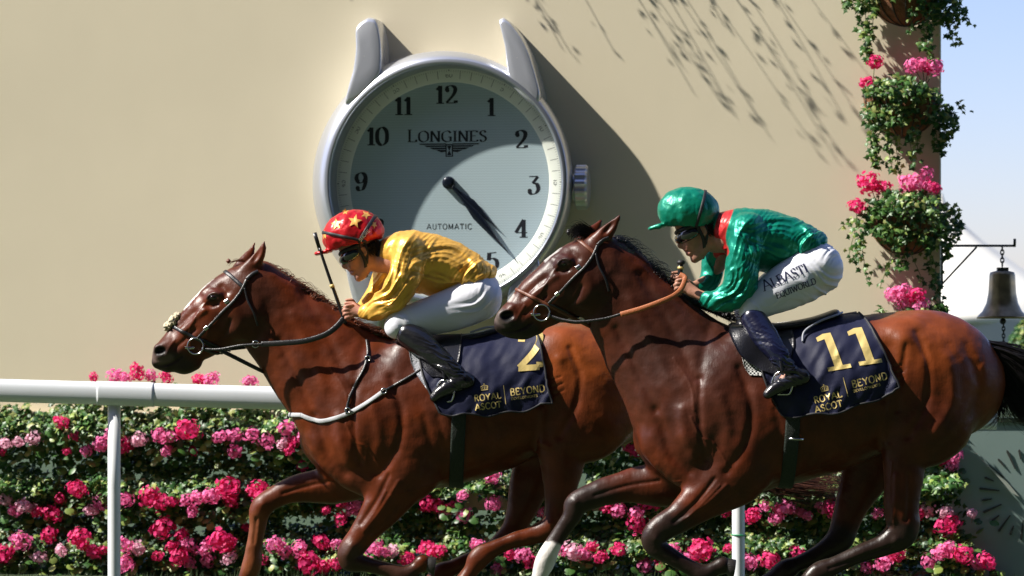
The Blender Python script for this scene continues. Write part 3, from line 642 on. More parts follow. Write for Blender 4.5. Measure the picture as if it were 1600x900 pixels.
# ---------------------------------------------------------------- bridles
def put_strap(b, pts, wd, th, D, m, parent, name, off=1.2, both=True, mir=True):
    P, Nn = strap_path(b, pts, off); parts = [ribbon(P, Nn, wd, th)]
    o = add_px(name, parts[0], D, m, parent)
    if both:
        P2, N2 = strap_path(b, pts, off, side=-1); add_px(name, ribbon(P2, N2, wd, th), D, m, parent)
    return o
def put_ring(b, c, ax, wd, th, D, m, parent, name, off=1.2, n=44):
    P, Nn = ring_path(b, c, ax, n=n, off=off); P = .5*P+.25*(np.roll(P, 1, 0)+np.roll(P, -1, 0))
    return add_px(name, ribbon(P, Nn, wd, th, True), D, m, parent)
def torus(c, R, r, z, tilt=0, n=28):
    t = np.arange(n)*2*math.pi/n; return tube(np.stack([c[0]+R*np.cos(t), c[1]+R*np.sin(t), z+tilt*np.cos(t)], 1), r, 8, True)
def bridle(b, dx, dy, D, m, mb, parent, ringc):
    S = lambda P: sh(P, dx, dy)
    put_ring(b, (*sh([(838, 468)], dx, dy)[0], 0), (.72, -.69, 0) if False else (-.45, .89, 0), 5, 2.2, D, mb, parent, 'noseband', 1.5)
    put_strap(b, S([(893, 369), (905, 377), (918, 388), (930, 398)]), 6, 2.4, D, mb, parent, 'browband')
    put_strap(b, S([(933, 385), (925, 402), (912, 420), (897, 434), (880, 452), (866, 466), (857, 475)]), 4.4, 2.2, D, m, parent, 'cheekpiece', 2)
    put_strap(b, S([(930, 398), (935, 418), (944, 436), (950, 456)]), 3, 2, D, m, parent, 'throat_lash', 2)
    put_strap(b, S([(857, 475), (866, 478), (890, 490), (905, 496)]), 2.8, 2, D, m, parent, 'throat_lash', 2)
    put_strap(b, S([(950, 372), (942, 376), (933, 384)]), 5.5, 2.4, D, m, parent, 'headpiece', 1.8)
    put_strap(b, S([(900, 421), (906, 417)]), 6.5, 2.6, D, M_STEEL, parent, 'buckle', 3, False)
    put_strap(b, S([(868, 462), (873, 458)]), 6, 2.6, D, M_STEEL, parent, 'buckle', 3, False)
    for s in (1, -1):
        h = drop(b, *ringc, s); z = (h[0][2] if h else 15*s)+4*s
        add_px('bit_ring', torus(ringc, 12.5, 1.15, z, 2*s), D, M_STEEL, parent)
    put_strap(b, [(ringc[0]-16, ringc[1]+2), (ringc[0]-10, ringc[1]+3), (ringc[0]-2, ringc[1]+2)], 4, 4, D, M_STEEL, parent, 'bit_mouthpiece', .5)
    put_strap(b, [(ringc[0]+10, ringc[1]+2), (ringc[0]+24, ringc[1]+9), (ringc[0]+40, ringc[1]+12)], 4.5, 2, D, m, parent, 'curb_strap', 1.8)
BR1 = thing('bridle', tuple(PX(D1)([330, 560, 0])), 'black leather bridle with a fleecy noseband tuft on the chestnut horse\'s head', 'bridle')
bridle(B1, -545, 53, D1, M_TACK, M_TACK, BR1, (308, 541))
BR2 = thing('bridle', tuple(PX(D2)([870, 510, 0])), 'bridle with reddish brown browband and noseband on the dark bay horse\'s head', 'bridle')
bridle(B2, 0, 0, D2, M_TACK, M_BROWN, BR2, (846, 489))
M_FLEECE = mat('sheepskin', (.72, .62, .42), rough=.9, sheen=.4, bump=[(200, 1, (1, 1, 1))])
def blob(c, R, amp, sc, n=28, seed=0):
    V, Qb = lathe([(max(.01, math.sin(a)), -math.cos(a)) for a in np.linspace(0, math.pi, n//2)], n)
    V = V*(1+amp*noise3(V*sc+seed))[:, None]; return V*np.array(R)+np.array(c), Qb
add_px('noseband_fleece', join([blob((271, 502, 4), (8, 9, 11), .35, 3, seed=1), blob((263, 510, 2), (7, 7, 9), .4, 3.5, seed=5), blob((277, 494, 4), (6, 6, 9), .4, 3.5, seed=8)]), D1, M_FLEECE, BR1)
add_px('browband_knot', blob((357, 408, 2), (3.5, 3.5, 3.5), .2, 2), D1, M_MANE1, BR1)
add_px('browband_knot', blob((888, 363, 4), (3, 4.5, 3), .2, 2), D2, M_TACK, BR2)
# reins
def rein(P, wd, D, m, parent, name, th=3.):
    P = catmull(np.array(P, float), 10); Nn = np.tile([0, 0, 1.], (len(P), 1)); return add_px(name, ribbon(P, Nn, wd, th), D, m, parent)
rein([(318, 545, 26), (345, 546, 34), (380, 540, 44), (415, 538, 50)], 4, D1, M_TACK, BR1, 'rein')
rein([(412, 538, 49), (450, 536, 56), (480, 533, 60), (510, 524, 62), (528, 512, 60), (540, 498, 56)], 8.5, D1, M_TACK, BR1, 'rein_grip', 3.5)
rein([(318, 545, -26), (345, 546, -34), (415, 538, -50), (480, 533, -55), (528, 508, -40), (546, 492, -14)], 6, D1, M_TACK, BR1, 'rein')
add_px('rein_ring', torus((403, 538), 5, .9, 48), D1, M_STEEL, BR1)
rein([(858, 493, 26), (880, 500, 34), (905, 503, 42), (945, 498, 50), (972, 490, 55)], 4, D2, M_TACK, BR2, 'rein')
rein([(968, 492, 54), (1000, 483, 60), (1030, 472, 62), (1050, 463, 58), (1062, 452, 50), (1068, 436, 44), (1060, 430, 40)], 8, D2, M_TAN, BR2, 'rein_grip', 3.5)
rein([(858, 493, -26), (905, 503, -42), (972, 490, -52), (1030, 470, -45), (1060, 452, -8)], 6, D2, M_TACK, BR2, 'rein')
# ---------------------------------------------------------------- saddlecloths
M_CLOTH = mat('navy saddlecloth', (.008, .010, .036), rough=.55, spec=.3, bump=[(5, .5, (1, 1, 2)), (700, .15, (1, 1, 1))])
M_CLOTHB = mat('black edging', (.008, .008, .010), rough=.6)
M_GOLD = mat('gold lettering', (.62, .47, .17), rough=.45, metal=.15)
M_PAD = mat('pale grey pad', (.42, .43, .47), rough=.8, bump=[(120, .6, (1, 1, 1))])
def knit_mat():
    m = mat('knitted white pad', (.6, .6, .58), rough=.85); n = m.node_tree; b = n.nodes['Principled BSDF']
    tc = n.nodes.new('ShaderNodeTexCoord'); ck = n.nodes.new('ShaderNodeTexChecker'); ck.inputs['Scale'].default_value = 110
    ck.inputs['Color1'].default_value = (.75, .75, .72, 1); ck.inputs['Color2'].default_value = (.03, .03, .035, 1)
    n.links.new(tc.outputs['Object'], ck.inputs['Vector']); n.links.new(ck.outputs[0], b.inputs['Base Color']); return m
M_KNIT = knit_mat()
def sheet(b, left, right, D, m, parent, name, off, nu=60, nv=44, fold=1.2, th=2., seed=0, base=None, far=True, bottom=None, flare=0.):
    """cloth over the back: left / right edges listed from the ridge to the hem; mirrored to the far side"""
    Lc = catmull(np.array(left, float), 12); Rc = catmull(np.array(right, float), 12)
    Lc = Lc[np.linspace(0, len(Lc)-1, nv).astype(int)]; Rc = Rc[np.linspace(0, len(Rc)-1, nv).astype(int)]
    G = np.zeros((nv, nu, 3))
    for j in range(nu):
        u = j/(nu-1); prev = None
        for i in range(nv-1, -1, -1):
            v = i/(nv-1); p = Lc[i]*(1-u)+Rc[i]*u
            if bottom is not None: p = p+np.array([0, bottom(u)])*v*v
            h = drop(b, p[0], p[1], 1, off)
            if h is None: z = prev if prev is not None else 30.; G[i, j] = (p[0], p[1], z)
            else: G[i, j] = h[0]
            if prev is not None and v > .3: G[i, j, 2] = max(G[i, j, 2], prev-6)
            prev = G[i, j, 2]
            G[i, j, 2] += flare*v*v
    G[0, :, 2] = 0; G[0, :, 1] -= off*.5
    for _ in range(3): G[1:-1, 1:-1] = .5*G[1:-1, 1:-1]+.125*(G[:-2, 1:-1]+G[2:, 1:-1]+G[1:-1, :-2]+G[1:-1, 2:])
    Pn = G.reshape(-1, 3); amp = fold*np.linspace(0, 1, nv).repeat(nu)**.7
    dz = amp*(1.3*noise3(np.stack([Pn[:, 0]/16, Pn[:, 1]/38, np.full(len(Pn), seed+.5)], 1))+.8*noise3(np.stack([Pn[:, 0]/8+Pn[:, 1]/14, Pn[:, 1]/22, np.full(len(Pn), seed+4.5)], 1)))
    Pn = Pn+np.stack([0*dz, 0*dz, dz], 1); G = Pn.reshape(nv, nu, 3)
    if far: G = np.concatenate([(G*[1, 1, -1])[:0:-1], G]); nv2 = 2*nv-1
    else: nv2 = nv
    V = G.reshape(-1, 3); i, j = np.meshgrid(np.arange(nv2-1), np.arange(nu-1), indexing='ij'); a = (i*nu+j).ravel()
    Qs = np.stack([a, a+1, a+nu+1, a+nu], 1)
    N_ = vnormals(V, Qs); c = V.mean(0)*[1, 1, 0]+[0, 0, 0]
    if (N_[:, 2]*np.sign(V[:, 2]+1e-6)).sum() < 0: Qs = Qs[:, ::-1]; N_ = -N_
    nV = len(V); W = V-N_*th; Qb = Qs[:, ::-1]+nV; ed = []
    bd = list(range(nu))+[k*nu+nu-1 for k in range(1, nv2)]+list(range(nV-2, nV-nu-1, -1))+[k*nu for k in range(nv2-2, 0, -1)]
    for a_, b_ in zip(bd, bd[1:]+bd[:1]): ed.append((a_, b_, b_+nV, a_+nV))
    o = add_px(name, (np.vstack([V, W]), np.vstack([Qs, Qb, ed])), D, m, parent, base=base)
    return o, bvh_of(V, Qs), V, Qs
# ================================================================ SADDLES, NUMBER CLOTHS, BREASTPLATE
def tilt_place(x, y, hgt, ang, sx=1., shear=0.):
    a = math.radians(ang); ca, sa = math.cos(a), math.sin(a)
    def f(V2):
        u = V2[:, 0]*hgt*sx+V2[:, 1]*hgt*shear; v = -V2[:, 1]*hgt; return np.stack([x+u*ca-v*sa, y+u*sa+v*ca], 1)
    return f
M_GIRTH = mat('dark green girth webbing', (.012, .02, .014), rough=.7, bump=[(200, .5, (1, 1, 1))])
M_SADDLE = mat('saddle leather', (.010, .010, .014), rough=.3, spec=.6, bump=[(180, .25, (1, 1, 1))])
M_PIPE = mat('grey piping', (.30, .31, .36), rough=.5)
pad1, Bp1, _, _ = sheet(B1, [(640, 531), (641, 550), (650, 580), (680, 622)], [(838, 513), (842, 540), (846, 570), (850, 590)], D1, M_PAD, None, 'saddle_pad', 2.2, fold=.5, th=2, base=PX(D1)([740, 620, 0]))
tag(pad1, 'pale grey saddle pad edge showing in front of the navy number 2 cloth', 'saddle pad')
CL1 = thing('saddlecloth', tuple(PX(D1)([760, 650, 0])), 'navy saddlecloth with gold number 2 on the chestnut horse\'s back', 'saddlecloth')
c1, BC1, cV1, cQ1 = sheet(B1, [(655, 532), (657, 560), (668, 600), (690, 644)], [(838, 512), (846, 545), (853, 590), (863, 628)], D1, M_CLOTH, CL1, 'cloth', 5.5, fold=3.4, th=2, seed=3, flare=4, bottom=lambda u: 9*math.sin(u*math.pi)+2.5*math.sin(u*19))
def edge_band(V, nu, D, parent, name='hem', wd=3.):
    """dark binding along hem and edges of the near side"""
    G = V.reshape(-1, nu, 3); nv = (len(G)+1)//2; G = G[nv-1:]
    P = np.vstack([G[:, 0], G[-1, 1:], G[::-1, -1][1:]])+[0, 0, 1.2]; P = P[::2]
    add_px(name, ribbon(P, np.tile([0, 0, 1.], (len(P), 1)), wd, 2.2), D, M_CLOTHB, parent)
edge_band(cV1, 60, D1, CL1)
CL2 = thing('saddlecloth', tuple(PX(D2)([1290, 650, 0])), 'navy saddlecloth with gold number 11 on the dark bay horse\'s back', 'saddlecloth')
c2, BC2, cV2, cQ2 = sheet(B2, [(1180, 516), (1180, 550), (1190, 600), (1215, 648)], [(1338, 489), (1352, 510), (1370, 550), (1393, 606)], D2, M_CLOTH, CL2, 'cloth', 5.5, fold=3.4, th=2, seed=8, flare=4, bottom=lambda u: 13*math.sin(u*math.pi)+2.5*math.sin(u*17))
edge_band(cV2, 60, D2, CL2)
pad2, _, _, _ = sheet(B2, [(1150, 513), (1152, 545), (1158, 572), (1166, 586)], [(1330, 491), (1326, 510), (1300, 540), (1250, 590)], D2, M_KNIT, None, 'saddle_pad', 2.4, fold=.5, th=2.4, base=PX(D2)([1220, 590, 0]))
tag(pad2, 'black and white knitted pad showing under the saddle of the dark bay horse', 'saddle pad')
# numbers and wording on the cloths
def poly_decal(loops, place, b, off, D, m, name, parent, nsub=10):
    """quads (4 corner lists) subdivided and dropped on the cloth"""
    VV = []; QQ = []; LL = []
    for l, q in enumerate(loops):
        q = np.array(q, float); n = nsub; b0 = len(VV)
        for i in range(n+1):
            for j in range(n+1):
                u, v = i/n, j/n; VV.append((q[0]*(1-u)+q[1]*u)*(1-v)+(q[3]*(1-u)+q[2]*u)*v); LL.append(l)
        for i in range(n):
            for j in range(n): a = b0+i*(n+1)+j; QQ.append((a, a+n+1, a+n+2, a+1))
    return decal((np.array(VV), np.array(QQ), np.array(LL)), place, b, off, D, m, name, parent)
ONE = [[(.2, .1), (.42, .1), (.42, 1), (.2, 1)], [(0, 0), (.62, 0), (.62, .105), (0, .105)], [(0, .82), (.21, .86), (.21, 1), (.0, .93)]]
poly_decal(ONE, tilt_place(1285, 580, 58, -10, 1., -.13), BC2, 1.1, D2, M_GOLD, 'number_digit', CL2)
poly_decal(ONE, tilt_place(1333, 571, 58, -8, 1., -.16), BC2, 1.1, D2, M_GOLD, 'number_digit', CL2)
TWO = lettering('2', .17, .15, False)
decal(TWO, tilt_place(806, 578, 60, -4, 1.05, .12), BC1, 1.1, D1, M_GOLD, 'number_digit', CL1)
def wording(b, D, CL, x, y, x2, y2, a, s=1.):
    st = dict(thick=.17, thin=.15, serif=False, gap=.16)
    decal(lettering('ROYAL', **st), tilt_place(x, y, 12.5*s, a), b, 1.0, D, M_GOLD, 'lettering', CL)
    decal(lettering('ASCOT', **st), tilt_place(x+1, y+18*s, 12.5*s, a), b, 1.0, D, M_GOLD, 'lettering', CL)
    decal(lettering('BEYOND', **st), tilt_place(x2, y2, 13.5*s, a), b, 1.0, D, M_GOLD, 'lettering', CL)
    decal(lettering('DEVELOPMENTS', **dict(st, gap=.22)), tilt_place(x2+1, y2+9*s, 5*s, a), b, 1.0, D, M_GOLD, 'lettering', CL)
    ra = math.radians(a); ux = math.cos(ra); uy = math.sin(ra)
    # crown emblem: base band, three arches, cross
    crown = [[(0, 0), (1, 0), (1, .14), (0, .14)], [(0, .2), (.1, .2), (.02, .72), (-.06, .66)], [(.9, .2), (1, .2), (1.06, .66), (.98, .72)],
             [(.0, .7), (.06, .62), (.5, .84), (.48, .92)], [(.94, .62), (1, .7), (.52, .92), (.5, .84)], [(.44, .2), (.56, .2), (.54, .8), (.46, .8)],
             [(.47, .9), (.53, .9), (.53, 1.15), (.47, 1.15)], [(.38, 1.0), (.62, 1.0), (.62, 1.06), (.38, 1.06)], [(.2, .2), (.28, .2), (.3, .6), (.22, .6)], [(.72, .2), (.8, .2), (.78, .6), (.7, .6)]]
    poly_decal(crown, tilt_place(x+13*s, y-22*s, 12*s, a, 1.15), b, 1.0, D, M_GOLD, 'crown_emblem', CL, 3)
    poly_decal([[(0, 0), (.03, 0), (.03, 1), (0, 1)]], tilt_place(x2-8, y2+17*s, 38*s, a), b, 1.0, D, M_GOLD, 'lettering_divider', CL, 6)
wording(BC1, D1, CL1, 743, 626, 798, 617, -7, .76)
wording(BC2, D2, CL2, 1264, 629, 1322, 605, -14, .8)
# saddles
def saddle(b, D, label, seat, flapL, flapR, parentname, pipe, girth_c, stirrups, seed):
    S = thing('saddle', tuple(PX(D)([seat[0][0]+60, seat[0][1], 0])), label, 'saddle')
    xs = [q[0] for q in seat]; f = Field(min(xs)-30, max(xs)+30, 455, 560, -62, 62, 1.6)
    f.chain(seat, 5, 8); X, Q = f.mesh(3); add_px('seat', (X, Q), D, M_SADDLE, S)
    sheet(b, flapL, flapR, D, M_SADDLE, S, 'flap', 9, nu=26, nv=22, fold=.5, th=2.5, seed=seed)
    P, Nn = ring_path(b, girth_c, (1, .05, 0), R=170, n=60, off=3.5); add_px('girth', ribbon(P, Nn, 22, 2.5, True), D, M_GIRTH, S)
    add_px('piping', tube(catmull(np.array(pipe, float), 8), 1.7, 6), D, M_PIPE, S)
    return S
SD1 = saddle(B1, D1, 'small black racing saddle under the rider in gold on the chestnut horse', [(650, 528, 0, 9, 2.2), (690, 533, 0, 7, 4.), (740, 528, 0, 8, 4.5), (778, 517, 0, 7, 4)],
    [(652, 528), (650, 545), (662, 575), (676, 590)], [(722, 526), (722, 545), (716, 575), (708, 592)], 'a', [(735, 520, 42), (760, 512, 38), (782, 511, 24), (788, 512, 0)], (719, 640, 0), None, 2)
SD2 = saddle(B2, D2, 'small black racing saddle under the rider in green on the dark bay horse', [(1158, 508, 0, 10, 2.2), (1205, 513, 0, 8, 4.), (1265, 505, 0, 9, 4.5), (1305, 491, 0, 8, 4)],
    [(1142, 508), (1140, 530), (1154, 560), (1186, 582)], [(1236, 509), (1238, 530), (1232, 560), (1210, 588)], 'a', [(1248, 534, 66), (1252, 518, 58), (1275, 503, 50), (1305, 492, 38), (1316, 488, 0)], (1232, 640, 0), None, 4)
add_px('girth_buckle', ribbon(np.array([[1224, 683, 102], [1234, 683.5, 103], [1246, 684, 103]]), np.tile([0, 0, 1.], (3, 1)), 3, 2), D2, M_STEEL, SD2)
# breastplate
BP = thing('breastplate', tuple(PX(D1)([520, 655, 0])), 'silver grey elastic breastplate strap across the chestnut horse\'s chest', 'breastplate')
M_ELAS = mat('silver elastic', (.46, .47, .49), rough=.55, bump=[(400, .3, (1, 1, 1))])
put_strap(B1, [(474, 648), (492, 655), (512, 656), (545, 646), (575, 630), (602, 611)], 6.5, 2.2, D1, M_ELAS, BP, 'chest_strap', 1.6)
put_strap(B1, [(600, 612), (622, 600), (648, 585), (668, 571)], 4, 2.2, D1, M_TACK, BP, 'side_strap', 1.8)
put_strap(B1, [(545, 646), (549, 622), (560, 598), (572, 575), (577, 552), (574, 532)], 4, 2.2, D1, M_TACK, BP, 'neck_strap', 2)
h = drop(B1, 474, 648, 1, 1.6)[0]; cc = []
for z_ in np.linspace(h[2], -h[2], 24):
    q = B1.ray_cast(Vector((380, h[1]-.5, z_)), Vector((1, 0, 0)))[0]; cc.append((q[0]-1.6, q[1], q[2]))
cc = np.array(cc)
add_px('chest_strap', ribbon(cc, np.tile([-1., 0, 0], (len(cc), 1))+np.column_stack([0*cc[:, 0], 0*cc[:, 0], cc[:, 2]/20]), 6.5, 2.2), D1, M_ELAS, BP)
for p in ((603, 610), (547, 640), (577, 560)):
    h = drop(B1, *p); z = h[0][2]+4; add_px('buckle', torus(p, 4, 1.1, z), D1, M_STEEL, BP)
# ================================================================ JOCKEYS
M_SKIN = mat('skin', (.50, .27, .19), rough=.5, spec=.4, attr=True, noise=(60, .08), bump=[(250, .15, (1, 1, 1))])
M_SILK = mat('satin silks', (.5, .5, .5), rough=.35, metal=.42, spec=.5, attr=True, sheen=.0, bump=[(10, .55, (1, 1, 1.8)), (30, .2, (1.5, 1, .6)), (500, .08, (1, 1, .2))])
M_BREECH = mat('white breeches', (.80, .81, .88), rough=.45, spec=.4, bump=[(8, .25, (1, 1, 3)), (400, .06, (1, 1, 1))])
M_BOOT = mat('boot leather', (.01, .01, .013), rough=.24, spec=.6, attr=True, coat=.25, coat_r=.12, bump=[(16, .3, (1, 1, 2.2))])
M_CAPSILK = mat('cap silk', (.5, .5, .5), rough=.33, metal=.3, attr=True, bump=[(22, .5, (1, 1, 1))])
M_LENS = mat('goggle lens', (.006, .006, .008), rough=.04, spec=.9, coat=1, coat_r=.03)
M_RUBBER = mat('goggle frame', (.012, .012, .014), rough=.55)
M_NAVYTXT = mat('navy print', (.012, .014, .06), rough=.5)
M_HAIR = mat('short dark hair', (.02, .013, .01), rough=.6)
M_WHITE = mat('white print', (.75, .75, .75), rough=.5)
def headframe(ear, a, s):
    a = math.radians(a)
    def hp(f, u, z, r=None, fz=1.):
        p = (ear[0]+s*(-f*math.cos(a)-u*math.sin(a)), ear[1]+s*(f*math.sin(a)-u*math.cos(a)), z*s)
        return p if r is None else (*p, r*s, fz)
    return hp
def build_person(hp, hs, hang, bx, torso, arms, legs, handsN, D, name_lbl, parentloc, skin):
    x0, x1, y0, y1 = bx; f = Field(x0, x1, y0, y1, -100, 112, 1.5)
    f.ell(hp(3, 16, 0), (31*hs, 27*hs, 23*hs), hang, 4)                       # cranium
    f.chain([hp(14, -2, 0, 20, .95), hp(16, -14, 0, 18, .95), hp(16, -24, 0, 14, 1)], 7, 4)      # face block
    for s in (1, -1):
        f.chain([hp(-1, -14, 14*s, 8, .8), hp(4, -25, 13*s, 8, .8), hp(16, -34, 6*s, 7, 1)], 6, 4)   # jaw
        f.chain([hp(20, -6, 13*s, 7, .8), hp(24, -12, 12*s, 6, .8)], 6, 3)          # cheekbone
        f.ell(hp(28, 7, 8*s), (6*hs, 4*hs, 8*hs), hang, 5)                   # brow
        f.ell(hp(31, -12.5, 3.6*s), (4*hs, 3*hs, 3*hs), hang, 2.5)            # nostril wing
        f.ell(hp(-1, -2, 22*s), (6.5*hs, 9.5*hs, 3.2*hs), hang-12, 2)          # ear
        f.ell(hp(27, 0, 9*s), (5*hs, 4*hs, 5.5*hs), hang, 3, 'sub')           # eye socket
        f.ell(hp(27, 0, 9*s), (5.5*hs, 4.6*hs, 5.5*hs), hang, 1.5)
    for s in (1, -1): f.ell(hp(0, -3, 25*s), (3.5*hs, 5.5*hs, 2*hs), hang-12, 1, 'sub')
    f.chain([hp(27, 5, 0, 4), hp(32, -3, 0, 3.6), hp(37, -10, 0, 3.8), hp(33, -14, 0, 3)], 3.5, 4)  # nose
    f.chain([hp(28.5, -19, 5, 3.2, 1.4), hp(31, -19.5, 0, 3.4, 1.4), hp(28.5, -19, -5, 3.2, 1.4)], 3, 3)
    f.chain([hp(27.5, -25.5, 5, 3.2, 1.4), hp(30, -25.5, 0, 3.6, 1.4), hp(27.5, -25.5, -5, 3.2, 1.4)], 3, 3)
    f.chain([hp(23, -22.2, 11, 1.2), hp(33, -22.3, 5, 1.5), hp(35, -22.3, 0, 1.6), hp(33, -22.3, -5, 1.5), hp(23, -22.2, -11, 1.2)], 1.2, 4, 'sub')
    f.chain([hp(22, -35, 4, 6), hp(24, -36, 0, 6.5), hp(22, -35, -4, 6)], 4, 3)       # chin
    f.chain(torso, 8, 5)
    for a in arms: f.chain(a, 6, 5)
    for l in legs: f.chain(l, 6, 5)
    for ch, k in handsN: f.chain(ch, k, 4)
    X, Q = f.mesh(1)
    col = np.tile(np.array(skin), (len(X), 1)); col = col*(1+.10*noise3(X/14)[:, None])
    lip = hp(30, -22, 0); col = paint(X, col, (.42, .15, .12), [lip[:2]], 4*hs, 3, zmin=-9, zmax=9, amt=.7)
    ch_ = hp(22, -14, 0); col = paint(X, col, (.52, .20, .14), [ch_[:2]], 6*hs, 8, amt=.35)
    stub = hp(12, -30, 0); col = paint(X, col, (.30, .17, .13), [stub[:2]], 8*hs, 9, amt=.45)
    P = thing('person', parentloc, name_lbl, 'jockey')
    mkobj('body', PX(D)(X), Q, M_SKIN, P, col=col)
    return P
def cap(hp, hs, hang, P, D, c, R, tilt, base_off, colr, band_c, brim, mm, seed, star=None):
    """skull cap in a silk cover with a peak"""
    f = Field(c[0]-75, c[0]+75, c[1]-70, c[1]+60, -50, 50, 1.2)
    f.ell((c[0], c[1], 0), R, tilt, 1)
    f.ell((c[0], c[1], 0), (R[0]-5, R[1]-5, R[2]-5), tilt, 2, 'sub')
    a = math.radians(tilt); n = np.array([-math.sin(a), math.cos(a)])
    x = f.ax[0][:, None, None]-c[0]; y = f.ax[1][None, :, None]-c[1]; z = f.ax[2][None, None, :]
    d = x*n[0]+y*n[1]-base_off+0*z; f.V = np.maximum(f.V, d.astype(np.float32))
    bx, by = brim
    f.chain([(bx+16, by-3, 14, 3.2, .9), (bx+3, by, 9, 2.4, 1), (bx, by+.5, 0, 2.2, 1), (bx+3, by, -9, 2.4, 1), (bx+16, by-3, -14, 3.2, .9)], 2.5, 5)
    f.chain([(bx+22, by-5, 0, 4, 3.6), (bx+8, by-1.5, 0, 2.4, 4.2), (bx+3, by, 0, 2, 4)], 3, 5)
    X, Q = f.mesh(1); N = vnormals(X, Q)
    top = np.array([c[0]-n[0]*R[1], c[1]-n[1]*R[1]])
    ang = np.arctan2(X[:, 2], (X[:, 0]-c[0])); rr = np.hypot(X[:, 0]-c[0], X[:, 2])
    w_ = np.clip(rr/R[0], 0, 1)
    dd = .9*noise3(np.stack([ang*3.2+seed, rr/34, np.full(len(X), seed)], 1))*w_+1.3*(np.abs(np.sin(ang*4+1.2*noise3(X/20+seed)))-.5)*w_*.8+.7*noise3(X/7+seed)
    X = X+N*dd[:, None]
    col = np.tile(np.array(colr), (len(X), 1))
    o = mkobj('helmet', PX(D)(X), Q, M_CAPSILK, P, col=col)
    b = bvh_of(X, Q); return o, b
def finger(pts, r): return [(*p, r*(1-.12*i), 1.) for i, p in enumerate(pts)]
def fist(wx, wy, wz, kx, ky, sgn, s, fwd=-1, zside=1):
    """wrist -> palm -> four fingers curled round the rein, thumb on top. sgn unused"""
    out = [([(wx, wy, wz, 7.2*s, .8), ((wx+kx)/2, (wy+ky)/2-1, wz-1, 9*s, .62), (kx+4, ky, wz-2, 9*s, .6)], 4)]
    L = [8.5, 9.5, 9, 7.5]
    for i in range(4):
        y = ky-8*s+i*5.4*s; x = kx+1+abs(i-1.2)*1.3; l = L[i]*s
        out.append((finger([(x+3, y, wz+1), (x-l*.75, y+1.5, wz+2.5*zside), (x-l*.95, y+4, wz-5*zside), (x-l*.2, y+5, wz-10*zside)], 3.0*s), 1.2))
    out.append((finger([(wx-6, wy-7*s, wz-3*zside), ((wx+kx)/2-3, ky-11*s, wz-7*zside), (kx-5, ky-11*s, wz-8*zside)], 3.3*s), 2))
    return out
def silks(parts, folds_, bx, paintf, base_c, P, D, h=1.4):
    f = Field(*bx, -100, 100, h)
    for ch, k in parts: f.chain(ch, k, 6)
    X, Q = f.mesh(1); N = vnormals(X, Q); X = folds(X, N, folds_); N = vnormals(X, Q)
    X = X+N*(1.0*noise3(X/16)+.3*noise3(X/6+5))[:, None]
    col = np.tile(np.array(base_c, float), (len(X), 1)); col = paintf(X, col)
    return mkobj('silks', PX(D)(X), Q, M_SILK, P, col=col), X, Q
def breeches(parts, folds_, bx, P, D):
    f = Field(*bx, -105, 105, 1.6)
    for ch, k in parts: f.chain(ch, k, 6)
    X, Q = f.mesh(2); N = vnormals(X, Q); X = folds(X, N, folds_)
    mkobj('breeches', PX(D)(X), Q, M_BREECH, P); return X, Q
def boot(shaft, foot, P, D, topcol, seed, cut):
    xs = [q[0] for q in shaft+foot]; ys = [q[1] for q in shaft+foot]; zs = [q[2] for q in shaft+foot]
    f = Field(min(xs)-30, max(xs)+30, min(ys)-30, max(ys)+26, min(zs)-26, max(zs)+26, 1.3)
    f.chain(shaft, 4, 6); f.chain(foot, 5, 6)
    hx, hy, hz = foot[0][:3]
    X, Q = f.mesh(1); N = vnormals(X, Q)
    ank = shaft[-2]
    X = folds(X, N, [(ank[0], ank[1], 20, 25, 6, 1.6, 1.2), (shaft[2][0], shaft[2][1], 24, 30, 9, 1.0, 1.5)])
    col = np.tile(np.array((.008, .008, .010)), (len(X), 1)); col = paint(X, col, topcol, [(q[0], q[1]) for q in shaft[:cut]], 22, 2)
    return mkobj('boot', PX(D)(X), Q, M_BOOT, P, col=col)
def mz(ch): return [(q[0], q[1], -q[2], *q[3:]) for q in ch]
def stirrup(c, R, z, D, S, strap):
    t = np.arange(24)*2*math.pi/24
    P = np.stack([c[0]+R*.75*np.sin(t), c[1]-R*np.cos(t), z+6*np.sin(t)], 1); P[:, 1] = np.minimum(P[:, 1], c[1]+R*.75)
    add_px('stirrup_iron', tube(P, 1.7, 8, True), D, M_STEEL, S)
    pp = catmull(np.array(strap, float), 8); add_px('stirrup_leather', ribbon(pp, np.tile([0, 0, 1. if z > 0 else -1.], (len(pp), 1)), 5, 2), D, M_SADDLE, S)
# ---- rider in gold
hp1 = headframe((567, 391), 25, 1.0)
tor1 = [(592, 408, 0, 17, 1.), (618, 405, 0, 26, 1.5), (655, 412, 0, 40, 1.15), (700, 422, 0, 36, 1.1), (745, 445, 0, 30, 1.3)]
armN1 = [(636, 398, 42, 15, 1), (628, 450, 52, 13, 1), (605, 480, 45, 11, 1), (568, 489, 30, 7.5, .9)]
armF1 = [(622, 405, -42, 15, 1), (592, 450, -48, 11, 1), (560, 487, -20, 7, .9)]
legN1 = [(745, 462, 20, 28, 1), (690, 489, 34, 20, .8), (628, 508, 43, 13, 1), (660, 540, 64, 11, 1), (714, 583, 86, 8, 1), (690, 612, 89, 6, 1)]
P1 = build_person(hp1, 1.0, -25, (485, 800, 335, 640), tor1+[], [armN1, armF1, [(592, 408, 0, 16, 1), (578, 404, 0, 17, 1), hp1(-4, -14, 0, 17)]], [legN1, mz(legN1)],
    fist(566, 489, 30, 546, 486, 1, 1.05)+fist(560, 484, -16, 546, 480, 1, 1.0, zside=-1), D1, 'crouching rider in gold silks and red star cap, white breeches, on the chestnut horse', tuple(PX(D1)([690, 630, 0])), (.48, .225, .155))
GOLD = (.90, .49, .085)
